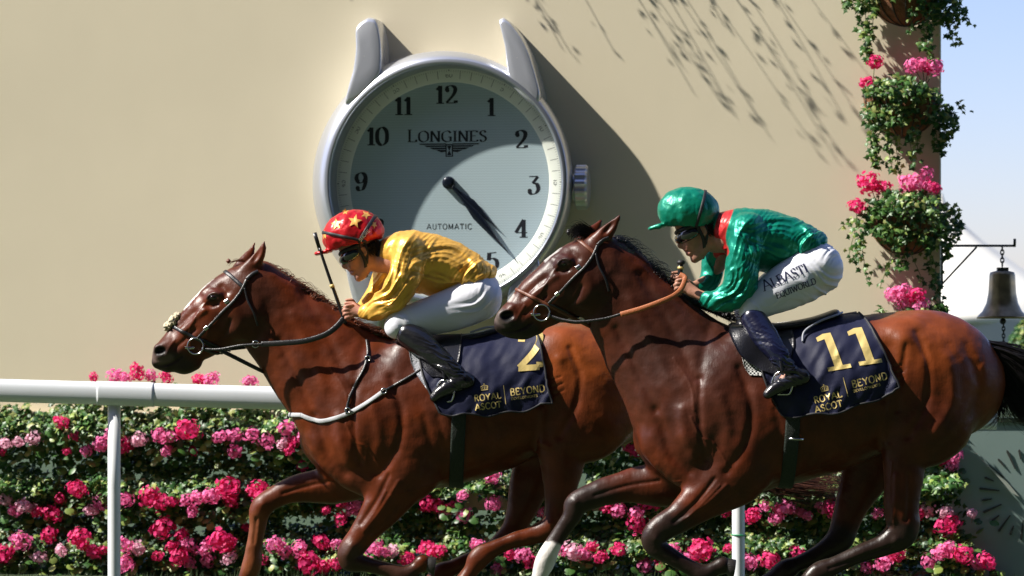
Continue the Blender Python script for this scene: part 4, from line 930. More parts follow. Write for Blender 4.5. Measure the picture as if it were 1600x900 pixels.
fz1 = [(612, 455, 30, -52, 17, 2.6, 1.3), (590, 482, 18, -20, 12, 2.0, 1.2), (645, 395, 26, -60, 18, 2.6, 1.2), (700, 420, 40, 22, 26, 3.0, 1.5), (725, 442, 26, -60, 15, 2.6, 1.2), (680, 450, 30, 15, 16, 2.2, 1.4), (752, 425, 16, -70, 10, 1.6, 1)]
s1, SX1, SQ1 = silks([([(600, 397, 0, 20, 1.15), (630, 397, 0, 36, 1.4), (662, 411, 0, 48, 1.1), (702, 419, 0, 43, 1.08), (734, 430, 0, 33, 1.25), (744, 435, 0, 26, 1.45)], 8),
    ([(640, 393, 40, 26, .9), (636, 420, 50, 26, .8), (628, 446, 52, 26, .8), (612, 470, 48, 23, .85), (588, 485, 40, 17, .85), (570, 489, 32, 10, .9)], 5),
    ([(625, 403, -42, 25, .9), (600, 430, -50, 20, .8), (590, 455, -48, 18, .8), (575, 475, -35, 15, .85), (562, 485, -20, 9, .9)], 5),
    ([(741, 428, 30, 20, .8), (757, 428, 22, 15, .8), (765, 424, 0, 12, 2.2)], 6), ([(741, 428, -30, 20, .8), (757, 428, -22, 15, .8)], 6)],
    fz1, (530, 800, 345, 525), lambda X, c: paint(X, c, (.01, .01, .012), [(592, 378), (590, 400), (584, 420)], 3.5, 2), GOLD, P1, D1)
b1 = [([(748, 455, 0, 34, 1.15), (752, 462, 0, 30, 1.25)], 6), ([(748, 465, 22, 36, .85), (706, 484, 32, 33, .75), (662, 497, 38, 28, .85), (630, 505, 43, 23, .9), (621, 511, 46, 19, 1)], 8)]
breeches(b1+[(mz(b1[1][0]), 8)], [(752, 482, 26, -35, 18, 1.6, 1.2), (632, 505, 14, 60, 12, 1., 1.2), (765, 445, 18, -60, 13, 1.2, 1)], (580, 810, 410, 550), P1, D1)
sh1 = [(640, 523, 54, 19, .9), (658, 535, 62, 20, .85), (688, 560, 76, 16, .85), (710, 580, 86, 13.5, .9), (722, 592, 88, 13, .85)]; ft1 = [(732, 594, 88, 12, .8), (706, 604, 90, 11.5, .9), (690, 612, 90, 10, 1.05), (681, 620, 90, 7.5, 1.3)]
boot(sh1, ft1, P1, D1, (.008, .008, .010), 1, 1); boot(mz(sh1), mz(ft1), P1, D1, (.008, .008, .010), 1, 1)
stirrup((697, 612), 19, 90, D1, SD1, [(690, 540, 68), (694, 570, 88), (697, 592, 92)]); stirrup((697, 612), 19, -90, D1, SD1, [(690, 540, -68), (694, 570, -88), (697, 592, -92)])
h1, BH1 = cap(hp1, 1, -25, P1, D1, (552, 366), (49, 38, 38), -13, 17, (.55, .012, .018), None, (494, 396), None, 2)
# ---- rider in green
hp2 = headframe((1095, 359), 22, 1.07)
tor2 = [(1118, 376, 0, 18, 1.), (1145, 370, 0, 28, 1.5), (1185, 377, 0, 41, 1.15), (1228, 386, 0, 36, 1.1), (1265, 410, 0, 32, 1.3)]
armN2 = [(1160, 366, 44, 16, 1), (1152, 440, 52, 13, 1), (1130, 466, 45, 11, 1), (1104, 466, 34, 8.5, .9), (1080, 456, 24, 7.5, .9)]
armF2 = [(1142, 372, -42, 16, 1), (1115, 430, -46, 11, 1), (1082, 449, -16, 7.5, .9)]
legN2 = [(1270, 425, 20, 30, 1), (1222, 453, 36, 22, .8), (1172, 482, 46, 14, 1), (1190, 528, 70, 12, 1), (1224, 577, 92, 9, 1), (1200, 608, 95, 6, 1)]
P2 = build_person(hp2, 1.07, -22, (1000, 1335, 300, 640), tor2, [armN2, armF2, [(1118, 376, 0, 17, 1), (1106, 372, 0, 18, 1), hp2(-4, -14, 0, 17)]], [legN2, mz(legN2)],
    fist(1082, 456, 24, 1062, 446, 1, 1.1)+fist(1076, 444, -12, 1056, 438, 1, 1.05, zside=-1), D2, 'crouching rider in emerald green silks and cap with red collar, on the bay horse', tuple(PX(D2)([1230, 630, 0])), (.42, .205, .14))
GREEN = (.002, .235, .15)
fz2 = [(1150, 450, 28, -60, 15, 2.6, 1.3), (1122, 470, 20, -20, 11, 2.2, 1.2), (1165, 370, 28, -60, 18, 2.6, 1.2), (1225, 378, 42, 25, 26, 3.0, 1.5), (1255, 385, 26, -55, 15, 2.6, 1.2), (1205, 410, 34, 20, 18, 2.4, 1.4), (1155, 405, 26, -80, 16, 2.2, 1.3), (1275, 375, 14, -65, 10, 1.6, 1)]
s2, SX2, SQ2 = silks([([(1128, 355, 0, 24, 1.25), (1158, 366, 0, 41, 1.3), (1190, 376, 0, 49, 1.1), (1226, 379, 0, 43, 1.1), (1252, 382, 0, 33, 1.3), (1260, 382, 0, 27, 1.45)], 8),
    ([(1163, 362, 42, 28, .9), (1160, 395, 50, 27, .8), (1156, 430, 52, 27, .8), (1148, 458, 50, 25, .8), (1122, 470, 45, 18, .85), (1102, 468, 37, 12, .9)], 5),
    ([(1140, 370, -44, 26, .9), (1120, 400, -50, 20, .8), (1115, 430, -48, 18, .8), (1105, 447, -36, 15, .85), (1092, 451, -24, 10, .9)], 5),
    ([(1258, 378, 32, 20, .8), (1274, 378, 22, 15, .8), (1280, 374, 0, 12, 2.2)], 6), ([(1258, 378, -32, 20, .8), (1274, 378, -22, 15, .8)], 6)],
    fz2, (1060, 1325, 305, 510), lambda X, c: paint(X, c, (.62, .03, .03), [(1136, 326), (1128, 345), (1122, 370), (1126, 395)], 8.5, 1.2), GREEN, P2, D2)
b2 = [([(1275, 412, 0, 36, 1.15), (1278, 418, 0, 32, 1.25)], 6), ([(1273, 421, 22, 42, .85), (1234, 444, 34, 38, .75), (1200, 463, 40, 30, .85), (1174, 480, 46, 22, .95), (1168, 488, 49, 17, 1)], 8)]
bX2, bQ2 = breeches(b2+[(mz(b2[1][0]), 8)], [(1290, 444, 28, 15, 16, 1.8, 1.2), (1235, 478, 24, 0, 14, 1.4, 1.4), (1172, 485, 14, 50, 12, 1., 1.2), (1298, 400, 18, -30, 13, 1.3, 1)], (1130, 1340, 360, 530), P2, D2)
bB2 = bvh_of(bX2, bQ2)
decal(lettering('ALBASTI', .15, .05, True, .1, first=1.15), tilt_place(1190, 456, 14.5, -24, 1.0), bB2, .7, D2, M_NAVYTXT, 'breeches_lettering', P2)
decal(lettering('EQUIWORLD', .17, .09, True, .1), tilt_place(1209, 468, 9.2, -21, 1.0), bB2, .7, D2, M_NAVYTXT, 'breeches_lettering', P2)
sh2 = [(1173, 499, 54, 20, .9), (1189, 525, 70, 20, .8), (1207, 550, 86, 17, .85), (1221, 572, 92, 14, .9), (1232, 586, 94, 13, .85)]; ft2 = [(1246, 588, 94, 12.5, .8), (1220, 598, 96, 11.5, .9), (1202, 607, 96, 10, 1.05), (1192, 615, 96, 7.5, 1.3)]
boot(sh2, ft2, P2, D2, (.006, .007, .026), 2, 3); boot(mz(sh2), mz(ft2), P2, D2, (.008, .010, .045), 2, 3)
stirrup((1214, 600), 20, 96, D2, SD2, [(1206, 520, 78), (1210, 555, 100), (1214, 580, 104)]); stirrup((1214, 600), 20, -96, D2, SD2, [(1206, 520, -78), (1210, 555, -100), (1214, 580, -104)])
h2, BH2 = cap(hp2, 1.07, -22, P2, D2, (1076, 330), (49, 38, 38), 3, 25, (.002, .22, .135), None, (1014, 357), None, 6)
# caps: bands, stars, goggles, chin straps
def gog(hp, hs, P, D, bH, ringc, ax, band_y):
    f = Field(*[hp(26, 2, 0)[0]+q for q in (-36, 36)], *[hp(26, 2, 0)[1]+q for q in (-32, 32)], -34, 34, 1.1)
    f.chain([hp(12, 1, 22, 8, .5), hp(24, 0, 16, 9.5, .6), hp(33.5, -1, 0, 8, 1), hp(24, 0, -16, 9.5, .6), hp(12, 1, -22, 8, .5)], 3, 6)
    X, Q = f.mesh(2); add_px('goggles', (X, Q), D, M_LENS, P)
    f = Field(*[hp(26, 2, 0)[0]+q for q in (-40, 40)], *[hp(26, 2, 0)[1]+q for q in (-36, 36)], -36, 36, 1.2)
    f.chain([hp(4, 9, 25, 4.5, .6), hp(14, 9, 22, 4, .8), hp(26, 10, 16, 4, .8), hp(34, 9, 0, 4, 1), hp(26, 10, -16, 4, .8), hp(14, 9, -22, 4, .8), hp(4, 9, -25, 4.5, .6)], 3, 6)
    X, Q = f.mesh(2); add_px('goggle_frame', (X, Q), D, M_RUBBER, P)
    for s in (1, -1):
        c_ = catmull(np.array([hp(3, 14, 26*s), hp(4, 2, 25*s), hp(3, -12, 22*s), hp(6, -26, 18*s), hp(12, -37, 9*s), hp(13, -40, 0)]), 6)
        n_ = np.stack([0*c_[:, 0], 0*c_[:, 0], s+0*c_[:, 0]], 1); add_px('chin_strap', ribbon(c_, n_, 5.5, 2.4), D, M_RUBBER, P)
        c_ = catmull(np.array([hp(-8, 10, 23*s), hp(-6, -6, 23*s), hp(1, -20, 20*s), hp(8, -32, 14*s)]), 6)
        add_px('chin_strap', ribbon(c_, np.stack([0*c_[:, 0], 0*c_[:, 0], s+0*c_[:, 0]], 1), 4, 2.2), D, M_RUBBER, P)
    # short hair at nape and temple
    rg = np.random.default_rng(3)
    for s in (1, -1):
      pr = []
      for i in range(350):
        p = np.array(hp(-6-22*rg.random(), 6-16*rg.random(), s*(22-8*rg.random()))); q = np.array(hp(-10-20*rg.random(), -14*rg.random(), s*20))
        dv = np.array(hp(-3, -7, 0))-np.array(hp(0, 0, 0)); pr.append(tube(np.array([p, p+dv*.5+[0, 0, s*.8], p+dv*.9]), .5, 3))
      add_px('hair', join(pr), D, M_HAIR, P, closed=False)
gog(hp1, 1, P1, D1, BH1, None, None, None); gog(hp2, 1.07, P2, D2, BH2, None, None, None)
def band(b, c, ax, wd, th, D, m, P, name):
    Pp, Nn = ring_path(b, c, ax, R=160, n=64, off=1.); return add_px(name, ribbon(Pp, Nn, wd, th, True), D, m, P)
band(BH1, (552, 374, 0), (-.22, .97, 0), 4.5, 1.8, D1, M_RUBBER, P1, 'cap_band')
band(BH1, (572, 364, 0), (.86, .5, 0), 5.5, 1.8, D1, M_RUBBER, P1, 'cap_band')
band(BH2, (1092, 334, 0), (.9, .25, 0), 4.5, 1.8, D2, M_RUBBER, P2, 'cap_band')
M_STAR = mat('gold star satin', (.80, .42, .10), rough=.4, metal=.3)
def star(cx, cy, r, rot, sx=1):
    pts = [(cx+sx*(r if k % 2 == 0 else r*.42)*math.cos(math.radians(rot+36*k)), cy+(r if k % 2 == 0 else r*.42)*math.sin(math.radians(rot+36*k))) for k in range(10)]
    VV = []; QQ = []; n = 6; c = np.array([cx, cy])
    for k in range(10):
        a, b_ = np.array(pts[k]), np.array(pts[(k+1) % 10]); o = len(VV)
        for i in range(n+1):
            t = i/n
            for j in range(3): VV.append(c+((a*(1-j/2)+b_*j/2)-c)*max(t, .02))
        for i in range(n):
            for j in range(2): q = o+i*3+j; QQ.append((q, q+1, q+4, q+3))
    return np.array(VV), np.array(QQ), np.zeros(len(VV), int)
for cx, cy, r, rot, sx in ((556, 347, 11.5, -80, 1), (527, 351, 10, -100, .9), (508, 368, 8, -95, .6), (573, 336, 8, -60, 1), (540, 331, 6, -90, 1), (586, 352, 7, -50, .7)):
    decal(star(cx, cy, r, rot, sx), lambda V: V, BH1, 1.3, D1, M_STAR, 'cap_star', P1)
decal(lettering('SHORE', .2, .16, False, .2), tilt_place(566, 379, 5.0, -50), BH1, 3.6, D1, M_WHITE, 'band_lettering', P1)
add_px('wristband', torus((1083, 457), 8.5, .8, 24), D2, M_RUBBER, P2) if False else None
# whips
M_WHIP = mat('whip shaft', (.01, .01, .011), rough=.3)
W1 = thing('whip', tuple(PX(D1)([538, 500, 20])), 'long black whip held upright in the hand of the rider in gold', 'whip')
pp = np.array([(493, 366, 14), (500, 388, 15), (515, 432, 18), (530, 474, 20), (541, 506, 22)], float)
add_px('shaft', tube(catmull(pp[1:], 6), np.linspace(2.2, 3.2, 19), 8), D1, M_WHIP, W1)
add_px('flap', ribbon(np.array([(492.5, 364, 14), (496, 376, 14.5), (501, 392, 15)], float), np.tile([0, 0, 1.], (3, 1)), 6, 2), D1, M_WHIP, W1)
add_px('collar', tube(np.array([(519, 445, 18.6), (521, 450, 18.8)], float), 3.6, 10), D1, M_GOLD, W1)
W2 = thing('whip', tuple(PX(D2)([1062, 450, 12])), 'short black whip handle with gold collar between the hands of the green rider', 'whip')
add_px('handle', tube(np.array([(1063, 412, 10), (1062.5, 425, 10), (1061, 450, 12), (1056, 480, 14)], float), 4.2, 10), D2, M_WHIP, W2)
V, Q = lathe([(.01, -3.5), (4.5, -3), (6.2, -1), (6.4, 2.2), (4.8, 3.6), (.01, 4)], 16); add_px('cap', (V[:, [0, 2, 1]]+[1063.5, 410, 10], Q), D2, M_RUBBER, W2)
add_px('collar', tube(np.array([(1063.2, 417, 10), (1063, 421, 10)], float), 5, 12), D2, M_GOLD, W2)
# ================================================================ WALL AND GIANT WATCH
YAW = math.radians(-8); WU = np.array([math.cos(YAW), math.sin(YAW), 0]); WN = np.array([math.sin(YAW), -math.cos(YAW), 0]); WZ = np.array([0, 0, 1.])
WS = 20.5/F; CAMP = np.array([0, 0, CAMZ])
WO = np.array([(702-HX)*WS, 20.5, CAMZ-(286-HY)*WS])-WN*34*WS          # wall point behind the dial centre
def WL(P):                                             # wall measures: right, down, out of the wall (px) -> metres
    P = np.asarray(P, float); return WO+P[..., 0:1]*WS*WU-P[..., 1:2]*WS*WZ+P[..., 2:3]*WS*WN
def wloc(px, py, h=0.):                                  # picture measure -> wall measures at height h off the wall
    px, py, h = np.broadcast_arrays(np.asarray(px, float), np.asarray(py, float), np.asarray(h, float))
    r = np.stack([(px-HX)/F, np.ones_like(px), -(py-HY)/F], -1)
    t = (((WO-CAMP)@WN)+h*WS)/(r@WN); p = CAMP+r*t[..., None]-WO
    return np.stack([p@WU/WS, -(p@WZ)/WS, h], -1)
def wadd(name, VF, m, parent, **kw): return add_w(name, WL(VF[0]), VF[1], m, parent, **kw)
def struct(o): o['kind'] = 'structure'; return o
M_WALL = mat('cream painted render', (.715, .64, .475), rough=.72, spec=.25, noise=(.7, .05), bump=[(2.5, .14, (1, 1, .3)), (50, .03, (1, 1, 1))])
xr = float(wloc(1470, 300)[0])
V, Q = box(-2200, xr, -900, 372, -70, 0)
wall = wadd('wall', (V, Q), M_WALL, None, smooth=False); bevel(wall, .012, 3)
tag(wall, 'tall smooth cream rendered wall carrying the giant watch', 'wall')
M_CASE = mat('brushed steel case', (.56, .58, .63), rough=.3, metal=.72, spec=.5, bump=[(90, .04, (1, 1, 1))])
M_BEZ = mat('bezel steel', (.40, .43, .48), rough=.3, metal=.75)
def dial_mat():
    m = mat('silver blue dial', (.43, .53, .58), rough=.38, metal=.15, spec=.5); n = m.node_tree; b = n.nodes['Principled BSDF']
    tc = n.nodes.new('ShaderNodeTexCoord'); out = []
    mp = n.nodes.new('ShaderNodeMapping'); mp.inputs['Rotation'].default_value = (0, 0, 0); n.links.new(tc.outputs['Object'], mp.inputs['Vector'])
    wv = n.nodes.new('ShaderNodeTexWave'); wv.bands_direction = 'Z'; wv.inputs['Scale'].default_value = 12; wv.inputs['Distortion'].default_value = 0
    sx = n.nodes.new('ShaderNodeSeparateXYZ'); n.links.new(tc.outputs['Object'], sx.inputs[0])
    def math_(op, a, b_=None, v=None):
        q = n.nodes.new('ShaderNodeMath'); q.operation = op
        for k, s_ in enumerate((a, b_)):
            if s_ is None: continue
            if isinstance(s_, float): q.inputs[k].default_value = s_
            else: n.links.new(s_, q.inputs[k])
        return q.outputs[0]
    k = 2*math.pi/.020                                    # barleycorn pattern about 3 cm
    sxk = math_('SINE', math_('MULTIPLY', sx.outputs[0], k)); zz = math_('ADD', math_('MULTIPLY', sx.outputs[2], k*1.2), math_('MULTIPLY', sxk, 1.0))
    pat = math_('SINE', zz); mr = n.nodes.new('ShaderNodeMapRange'); mr.inputs['From Min'].default_value = -1; n.links.new(pat, mr.inputs['Value'])
    mx = n.nodes.new('ShaderNodeMix'); mx.data_type = 'RGBA'; mx.inputs[6].default_value = (.42, .53, .575, 1); mx.inputs[7].default_value = (.49, .61, .655, 1)
    n.links.new(mr.outputs[0], mx.inputs[0]); n.links.new(mx.outputs[2], b.inputs['Base Color'])
    bp = n.nodes.new('ShaderNodeBump'); bp.inputs['Strength'].default_value = .12; bp.inputs['Distance'].default_value = .001
    n.links.new(pat, bp.inputs['Height']); n.links.new(bp.outputs[0], b.inputs['Normal']); return m
M_DIAL = dial_mat(); M_RING = mat('cream minute ring', (.66, .69, .62), rough=.5); M_INK = mat('black dial print', (.012, .014, .02), rough=.4)
M_TICK = mat('grey tick print', (.16, .17, .17), rough=.5); M_HAND = mat('blued hands', (.008, .012, .022), rough=.25, metal=.3); M_LUG = mat('polished steel lug', (.64, .66, .71), rough=.24, metal=.6)
WT = thing('wall_clock', tuple(WL(np.array([0, 205, 0.]))), 'giant silver wristwatch clock with pale blue dial mounted on the cream wall', 'clock')
def lathe_h(prof, n=128, cx=0, cy=0, sxs=1.):
    V, Q = lathe(prof, n); return V*[sxs, 1, 1]+[cx, cy, 0], Q
def skew(prof, n=128):
    V = np.vstack([np.stack([cx+r*np.cos(t), r*np.sin(t), np.full(n, float(h))], 1) for r, h, cx in prof for t in [np.arange(n)*2*math.pi/n]])
    return V, np.array([(i*n+a, i*n+(a+1) % n, (i+1)*n+(a+1) % n, (i+1)*n+a) for i in range(len(prof)-1) for a in range(n)])
wadd('case', skew([(182, 0, -18), (190, 6, -17), (202, 24, -14), (206, 42, -10), (203, 58, -6), (196, 70, -3), (189, 76, -1), (185.5, 77, 0)]), M_CASE, WT, closed=False)
wadd('bezel', skew([(190, 76.2, 0), (186, 78, 0), (184, 78, 0), (181, 73, 0), (180, 58, 0), (178.5, 37, 0)]), M_BEZ, WT, closed=False)
ring = wadd('minute_ring', lathe_h([(179.5, 38.5), (178, 38.6), (160, 36.2), (157.5, 34.2)]), M_RING, WT, closed=False)
V, Q = lathe([(.01, 34)]+[(r, 34) for r in (40, 80, 120, 159)], 96); dial = wadd('dial', (V, Q), M_DIAL, WT, closed=False)
def wmark(V2, Q, h, m, name, par): return wadd(name, (np.column_stack([V2, np.broadcast_to(h, len(V2))]), Q), m, par, closed=False, smooth=False)
def txt_at(s, cx, cy, hgt, h, m, name, par, rot=0., sx=1., **st):
    V2, Q, Ly, wd = lettering(s, **st); u = (V2[:, 0]-wd/2)*hgt*sx; v = -(V2[:, 1]-.5)*hgt; a = math.radians(rot)
    return wmark(np.stack([cx+u*math.cos(a)-v*math.sin(a), cy+u*math.sin(a)+v*math.cos(a)], 1), Q, h+Ly*.008, m, name, par)
NUMP = {'12': (-5, -138), '1': (66, -118), '2': (113, -67), '3': (133, 4), '4': (114, 72), '5': (68, 122), '6': (2, 141), '7': (-66, 121), '8': (-113, 70), '9': (-140, -3), '10': (-114, -74), '11': (-73, -121)}
for s_, (x_, y_) in NUMP.items(): txt_at(s_, x_, y_, 28, 34.12, M_INK, 'numeral', dial, thick=.22, thin=.055, gap=.08, sx=1.05, nib=12)
txt_at('LONGINES', -3, -73, 17, 34.12, M_INK, 'lettering', dial, thick=.17, thin=.06, gap=.13, first=1.15, sx=1.18)
txt_at('AUTOMATIC', 0, 68, 8.5, 34.12, M_INK, 'lettering', dial, thick=.13, thin=.11, serif=False, gap=.24, sx=1.0)
# winged hourglass emblem
def wq(qs): V = np.array(qs, float).reshape(-1, 2); return V, np.arange(len(V)).reshape(-1, 4)
em = []
for s in (1, -1):
    em += [[(s*5, -62), (s*48, -62), (s*46, -60), (s*5, -60)], [(s*5, -59), (s*40, -59), (s*36, -56.5), (s*5, -56.5)], [(s*5, -55.5), (s*32, -55.5), (s*25, -52.5), (s*5, -53)], [(s*5, -52), (s*22, -52), (s*13, -48), (s*5, -49)]]
em += [[(-6, -61), (-4, -61), (-4, -41), (-6, -41)], [(4, -61), (6, -61), (6, -41), (4, -41)], [(-4, -61), (4, -61), (4, -59.4), (-4, -59.4)], [(-4, -42.6), (4, -42.6), (4, -41), (-4, -41)],
       [(-3.6, -58.6), (3.6, -58.6), (.5, -51), (-.5, -51)], [(-.5, -50.6), (.5, -50.6), (3.6, -43.4), (-3.6, -43.4)]]
V2, Qe = wq(em); wmark(V2, Qe, 34.15, M_INK, 'winged_emblem', dial)
# minute track
tk = []; fine = []
for i in range(300):
    a = math.radians(i*1.2); ca, sa = math.cos(a), math.sin(a); big = i % 5 == 0
    if i % 25 == 0: r0, r1, w_ = 174.5, 177, .9
    elif big: r0, r1, w_ = 163, 176, .42
    else: r0, r1, w_ = 173.5, 176.5, .22
    c_ = np.array([sa, -ca]); p_ = np.array([ca, sa])
    (tk if big else fine).append([c_*r0-p_*w_, c_*r1-p_*w_, c_*r1+p_*w_, c_*r0+p_*w_])
for L_, nm in [([t_], 'minute_tick') for t_ in tk]+[(fine, 'fine_ticks')]:
    V2, Qe = wq(L_); rr = np.hypot(V2[:, 0], V2[:, 1]); o_ = wmark(V2, Qe, 36.2+(rr-160)/18*2.4+.1, M_TICK, nm, ring)
    if nm == 'fine_ticks': o_['kind'] = 'stuff'
for k in range(12):
    a = math.radians(30*k); rot = 30*k if k not in (4, 5, 6, 7, 8) else 30*k+180
    txt_at(str(60 if k == 0 else 5*k), 168.5*math.sin(a), -168.5*math.cos(a), 7.5, 37.5, M_TICK, 'minute_number', ring, rot=rot, thick=.14, thin=.07, gap=.14)
def hand(dx, dy, L, wmax, h, name):
    a = math.atan2(dy, dx); rows = []
    for t, w_ in ((-.02, 2.2), (.1, 2), (.2, 2.4), (.32, .62*wmax), (.46, wmax), (.6, .8*wmax), (.75, .42*wmax), (.88, 1.6), (1.0, .5)):
        c_ = np.array([math.cos(a), math.sin(a)])*L*t; p_ = np.array([-math.sin(a), math.cos(a)])*w_
        rows.append([(*(c_-p_), h), (*(c_-p_*.3), h+1.4), (*(c_+p_*.3), h+1.4), (*(c_+p_), h), (*(c_+p_*.9), h-1), (*(c_-p_*.9), h-1)])
    wadd(name, sweep(list(np.array(rows).transpose(1, 0, 2))), M_HAND, WT)
hand(76, 71, 104, 7.5, 38, 'hour_hand'); hand(95, 111, 148, 7, 41.5, 'minute_hand')
wadd('hub', lathe_h([(10, 35), (10, 42), (8.5, 44), (3, 44.5), (.01, 44.5)], 32), M_HAND, WT)
def lug(poly, hb, ht, y0, y1):
    P0 = np.array(poly, float)-[702, 286]; P = np.vstack([a+(b-a)*np.linspace(0, 1, 5)[:4, None] for a, b in zip(P0, np.roll(P0, -1, 0))]); P = .25*np.roll(P, 1, 0)+.5*P+.25*np.roll(P, -1, 0); n = len(P); rings = []
    c = P.mean(0)
    for f_, sc in ((0, 1), (.55, 1), (.9, .99), (.98, .95), (1.0, .86), (1.005, .4), (1.005, .01)):
        R_ = c+(P-c)*sc; t = np.clip((R_[:, 1]-(y0-286))/(y1-y0), 0, 1); hh = (ht+(hb-ht)*t**.6)*f_
        rings.append(np.column_stack([R_, hh]))
    V, Q = sweep(list(np.array(rings).transpose(1, 0, 2)), False) if False else (np.vstack(rings), [])
    Q = [(i*n+a, i*n+(a+1) % n, (i+1)*n+(a+1) % n, (i+1)*n+a) for i in range(len(rings)-1) for a in range(n)]
    wadd('lug', (V, np.array(Q)), M_LUG, WT)
lug([(558, 44), (566, 34), (578, 27), (590, 29), (596, 44), (600, 66), (602, 90), (600, 118), (585, 140), (562, 160), (542, 168), (548, 140), (556, 112), (560, 78)], 76, 62, 27, 150)
lug([(783, 34), (791, 30), (801, 38), (818, 60), (832, 86), (842, 116), (852, 152), (848, 176), (826, 160), (806, 140), (798, 112), (794, 76), (788, 52)], 76, 62, 27, 150)
lug([(558, 528), (578, 545), (592, 530), (600, 495), (600, 455), (580, 430), (542, 404), (548, 440), (558, 480)], 76, 62, 545, 430)
lug([(783, 538), (801, 532), (822, 508), (836, 475), (852, 420), (848, 396), (820, 420), (800, 450), (794, 500)], 76, 62, 540, 430)
n_ = 60; rs = []
for x_, r_ in ((195, 22), (199, 22), (199, 33), (201, 35), (216, 35), (219, 32), (221, 20), (221.5, .1)):
    t = np.arange(n_)*2*math.pi/n_; rr = r_*(1-.05*(np.arange(n_) % 4 > 1)*(r_ > 30)); rs.append(np.stack([np.full(n_, x_), 8+rr*np.cos(t), 34+rr*.85*np.sin(t)], 1))
V = np.vstack(rs); Q = [(i*n_+a, i*n_+(a+1) % n_, (i+1)*n_+(a+1) % n_, (i+1)*n_+a) for i in range(len(rs)-1) for a in range(n_)]
wadd('crown', (V, np.array(Q)), M_CASE, WT, smooth=False)
# ================================================================ GROUND, BACKGROUND
M_GRASS = mat('turf', (.03, .055, .014), rough=.9, noise=(6, .35), bump=[(40, 1, (1, 1, 1))])
V = np.array([(-400, -60, 0), (400, -60, 0), (400, 2500, 0), (-400, 2500, 0)], float)
struct(add_w('ground', V, np.array([(0, 1, 2, 3)]), M_GRASS, None, closed=False, base=(0, 0, 0), smooth=False))
gr = []
rg = np.random.default_rng(21); nG = 9000
gx = rg.uniform(-4, 4, nG); gy = rg.uniform(17.5, 20.3, nG); gh = rg.uniform(.03, .09, nG); ga = rg.uniform(0, 6.28, nG)
B_ = np.stack([gx, gy, 0*gx], 1); dx_ = np.stack([np.cos(ga)*.004, np.sin(ga)*.004, 0*ga], 1); ln = np.stack([rg.normal(size=nG)*.02, rg.normal(size=nG)*.02, gh], 1)
V = np.stack([B_-dx_, B_+dx_, B_+ln], 1).reshape(-1, 3); tag(add_w('grass', V, np.arange(3*nG).reshape(-1, 3), M_GRASS, None, closed=False, base=(0, 18, 0)), 'short green turf blades below the flower bank', 'grass', kind='stuff')
# marquee far behind, hedge, shrub
M_TENT = mat('white marquee canvas', (.78, .76, .68), rough=.75, bump=[(3, .15, (1, 1, 3))]); M_TENTW = mat('marquee wall', (.62, .62, .58), rough=.8)
DT = 62.; T = PX(DT); TN = thing('marquee', tuple(T([1505, 560, -260])), 'white pointed marquee tent far behind the brass bell', 'tent')
rows = []
for r_, y_ in ((3, 290), (8, 308), (30, 334), (70, 368), (130, 410), (200, 455), (262, 492), (264, 500), (262, 505)):
    t = np.arange(48)*2*math.pi/48; sc = 1-.035*np.abs(np.sin(t*4))*(r_ > 20); rows.append(np.stack([1505+r_*sc*np.cos(t), np.full(48, y_), -260+r_*sc*np.sin(t)], 1))
V = np.vstack(rows); Qt = np.array([(i*48+a, i*48+(a+1) % 48, (i+1)*48+(a+1) % 48, (i+1)*48+a) for i in range(len(rows)-1) for a in range(48)])
add_px('canopy', (V, Qt), DT, M_TENT, TN, closed=False)
rows = []
for r_, y_ in ((256, 502), (256, 572)):
    t = np.arange(48)*2*math.pi/48; rows.append(np.stack([1505+r_*np.cos(t), np.full(48, y_), -260+r_*np.sin(t)], 1))
add_px('side_wall', (np.vstack(rows), Qt[:48]), DT, M_TENTW, TN, closed=False)
# ---- leaves
def leaf_tpl(kind):
    if kind == 'ivy': h = [(0, 0), (.28, -.12), (.30, .16), (.58, .26), (.30, .46), (.16, .62), (0, 1.0)]
    else: h = [(0, .05), (.25, -.12), (.48, .02), (.60, .30), (.52, .62), (.28, .82), (0, .88)]
    pts = h+[(-x, y) for x, y in h[-2:0:-1]]
    V = [(0, .35, .06)]+[(x, y, -.22*abs(x)-.10*(y-.35)**2) for x, y in pts]; n = len(pts)
    return np.array(V), np.array([(0, 1+i, 1+(i+1) % n) for i in range(n)])
def leaves(P, Nn, size, cols, kind='ivy', seed=0, droop=.6):
    rg = np.random.default_rng(seed); n = len(P); T_, Qt = leaf_tpl(kind); Nn = Nn/np.linalg.norm(Nn, axis=1, keepdims=True)
    a = rg.uniform(-1.2, 1.2, n); dn = np.stack([np.sin(a), np.zeros(n), -np.cos(a)*droop-.2], 1)+rg.normal(size=(n, 3))*.25
    dn -= (dn*Nn).sum(1, keepdims=True)*Nn; dn /= np.linalg.norm(dn, axis=1, keepdims=True)+1e-6; sd = np.cross(dn, Nn)
    V = P[:, None]+size[:, None, None]*(T_[None, :, 0:1]*sd[:, None]*1.05+T_[None, :, 1:2]*dn[:, None]+T_[None, :, 2:3]*Nn[:, None])
    k = len(T_); Q = (Qt[None]+(np.arange(n)*k)[:, None, None]).reshape(-1, 3)
    return V.reshape(-1, 3), Q, np.repeat(cols, k, 0)
def leaf_cols(n, seed, light=.25):
    rg = np.random.default_rng(seed); a = np.array([(.030, .095, .020), (.06, .15, .03), (.12, .22, .05), (.23, .31, .07), (.36, .39, .13)])
    light = min(light, .9); p = np.array([.34, .32, max(.1, .34-light*.3), light*.45, light*.15]); p /= p.sum(); c = a[rg.choice(5, n, p=p)]; return c*(.8+.4*rg.random((n, 1)))
M_LEAF = mat('leaf green', (.06, .14, .03), rough=.42, spec=.5, attr=True, trans=.22)
M_STEM = mat('plant stem', (.10, .15, .04), rough=.6)
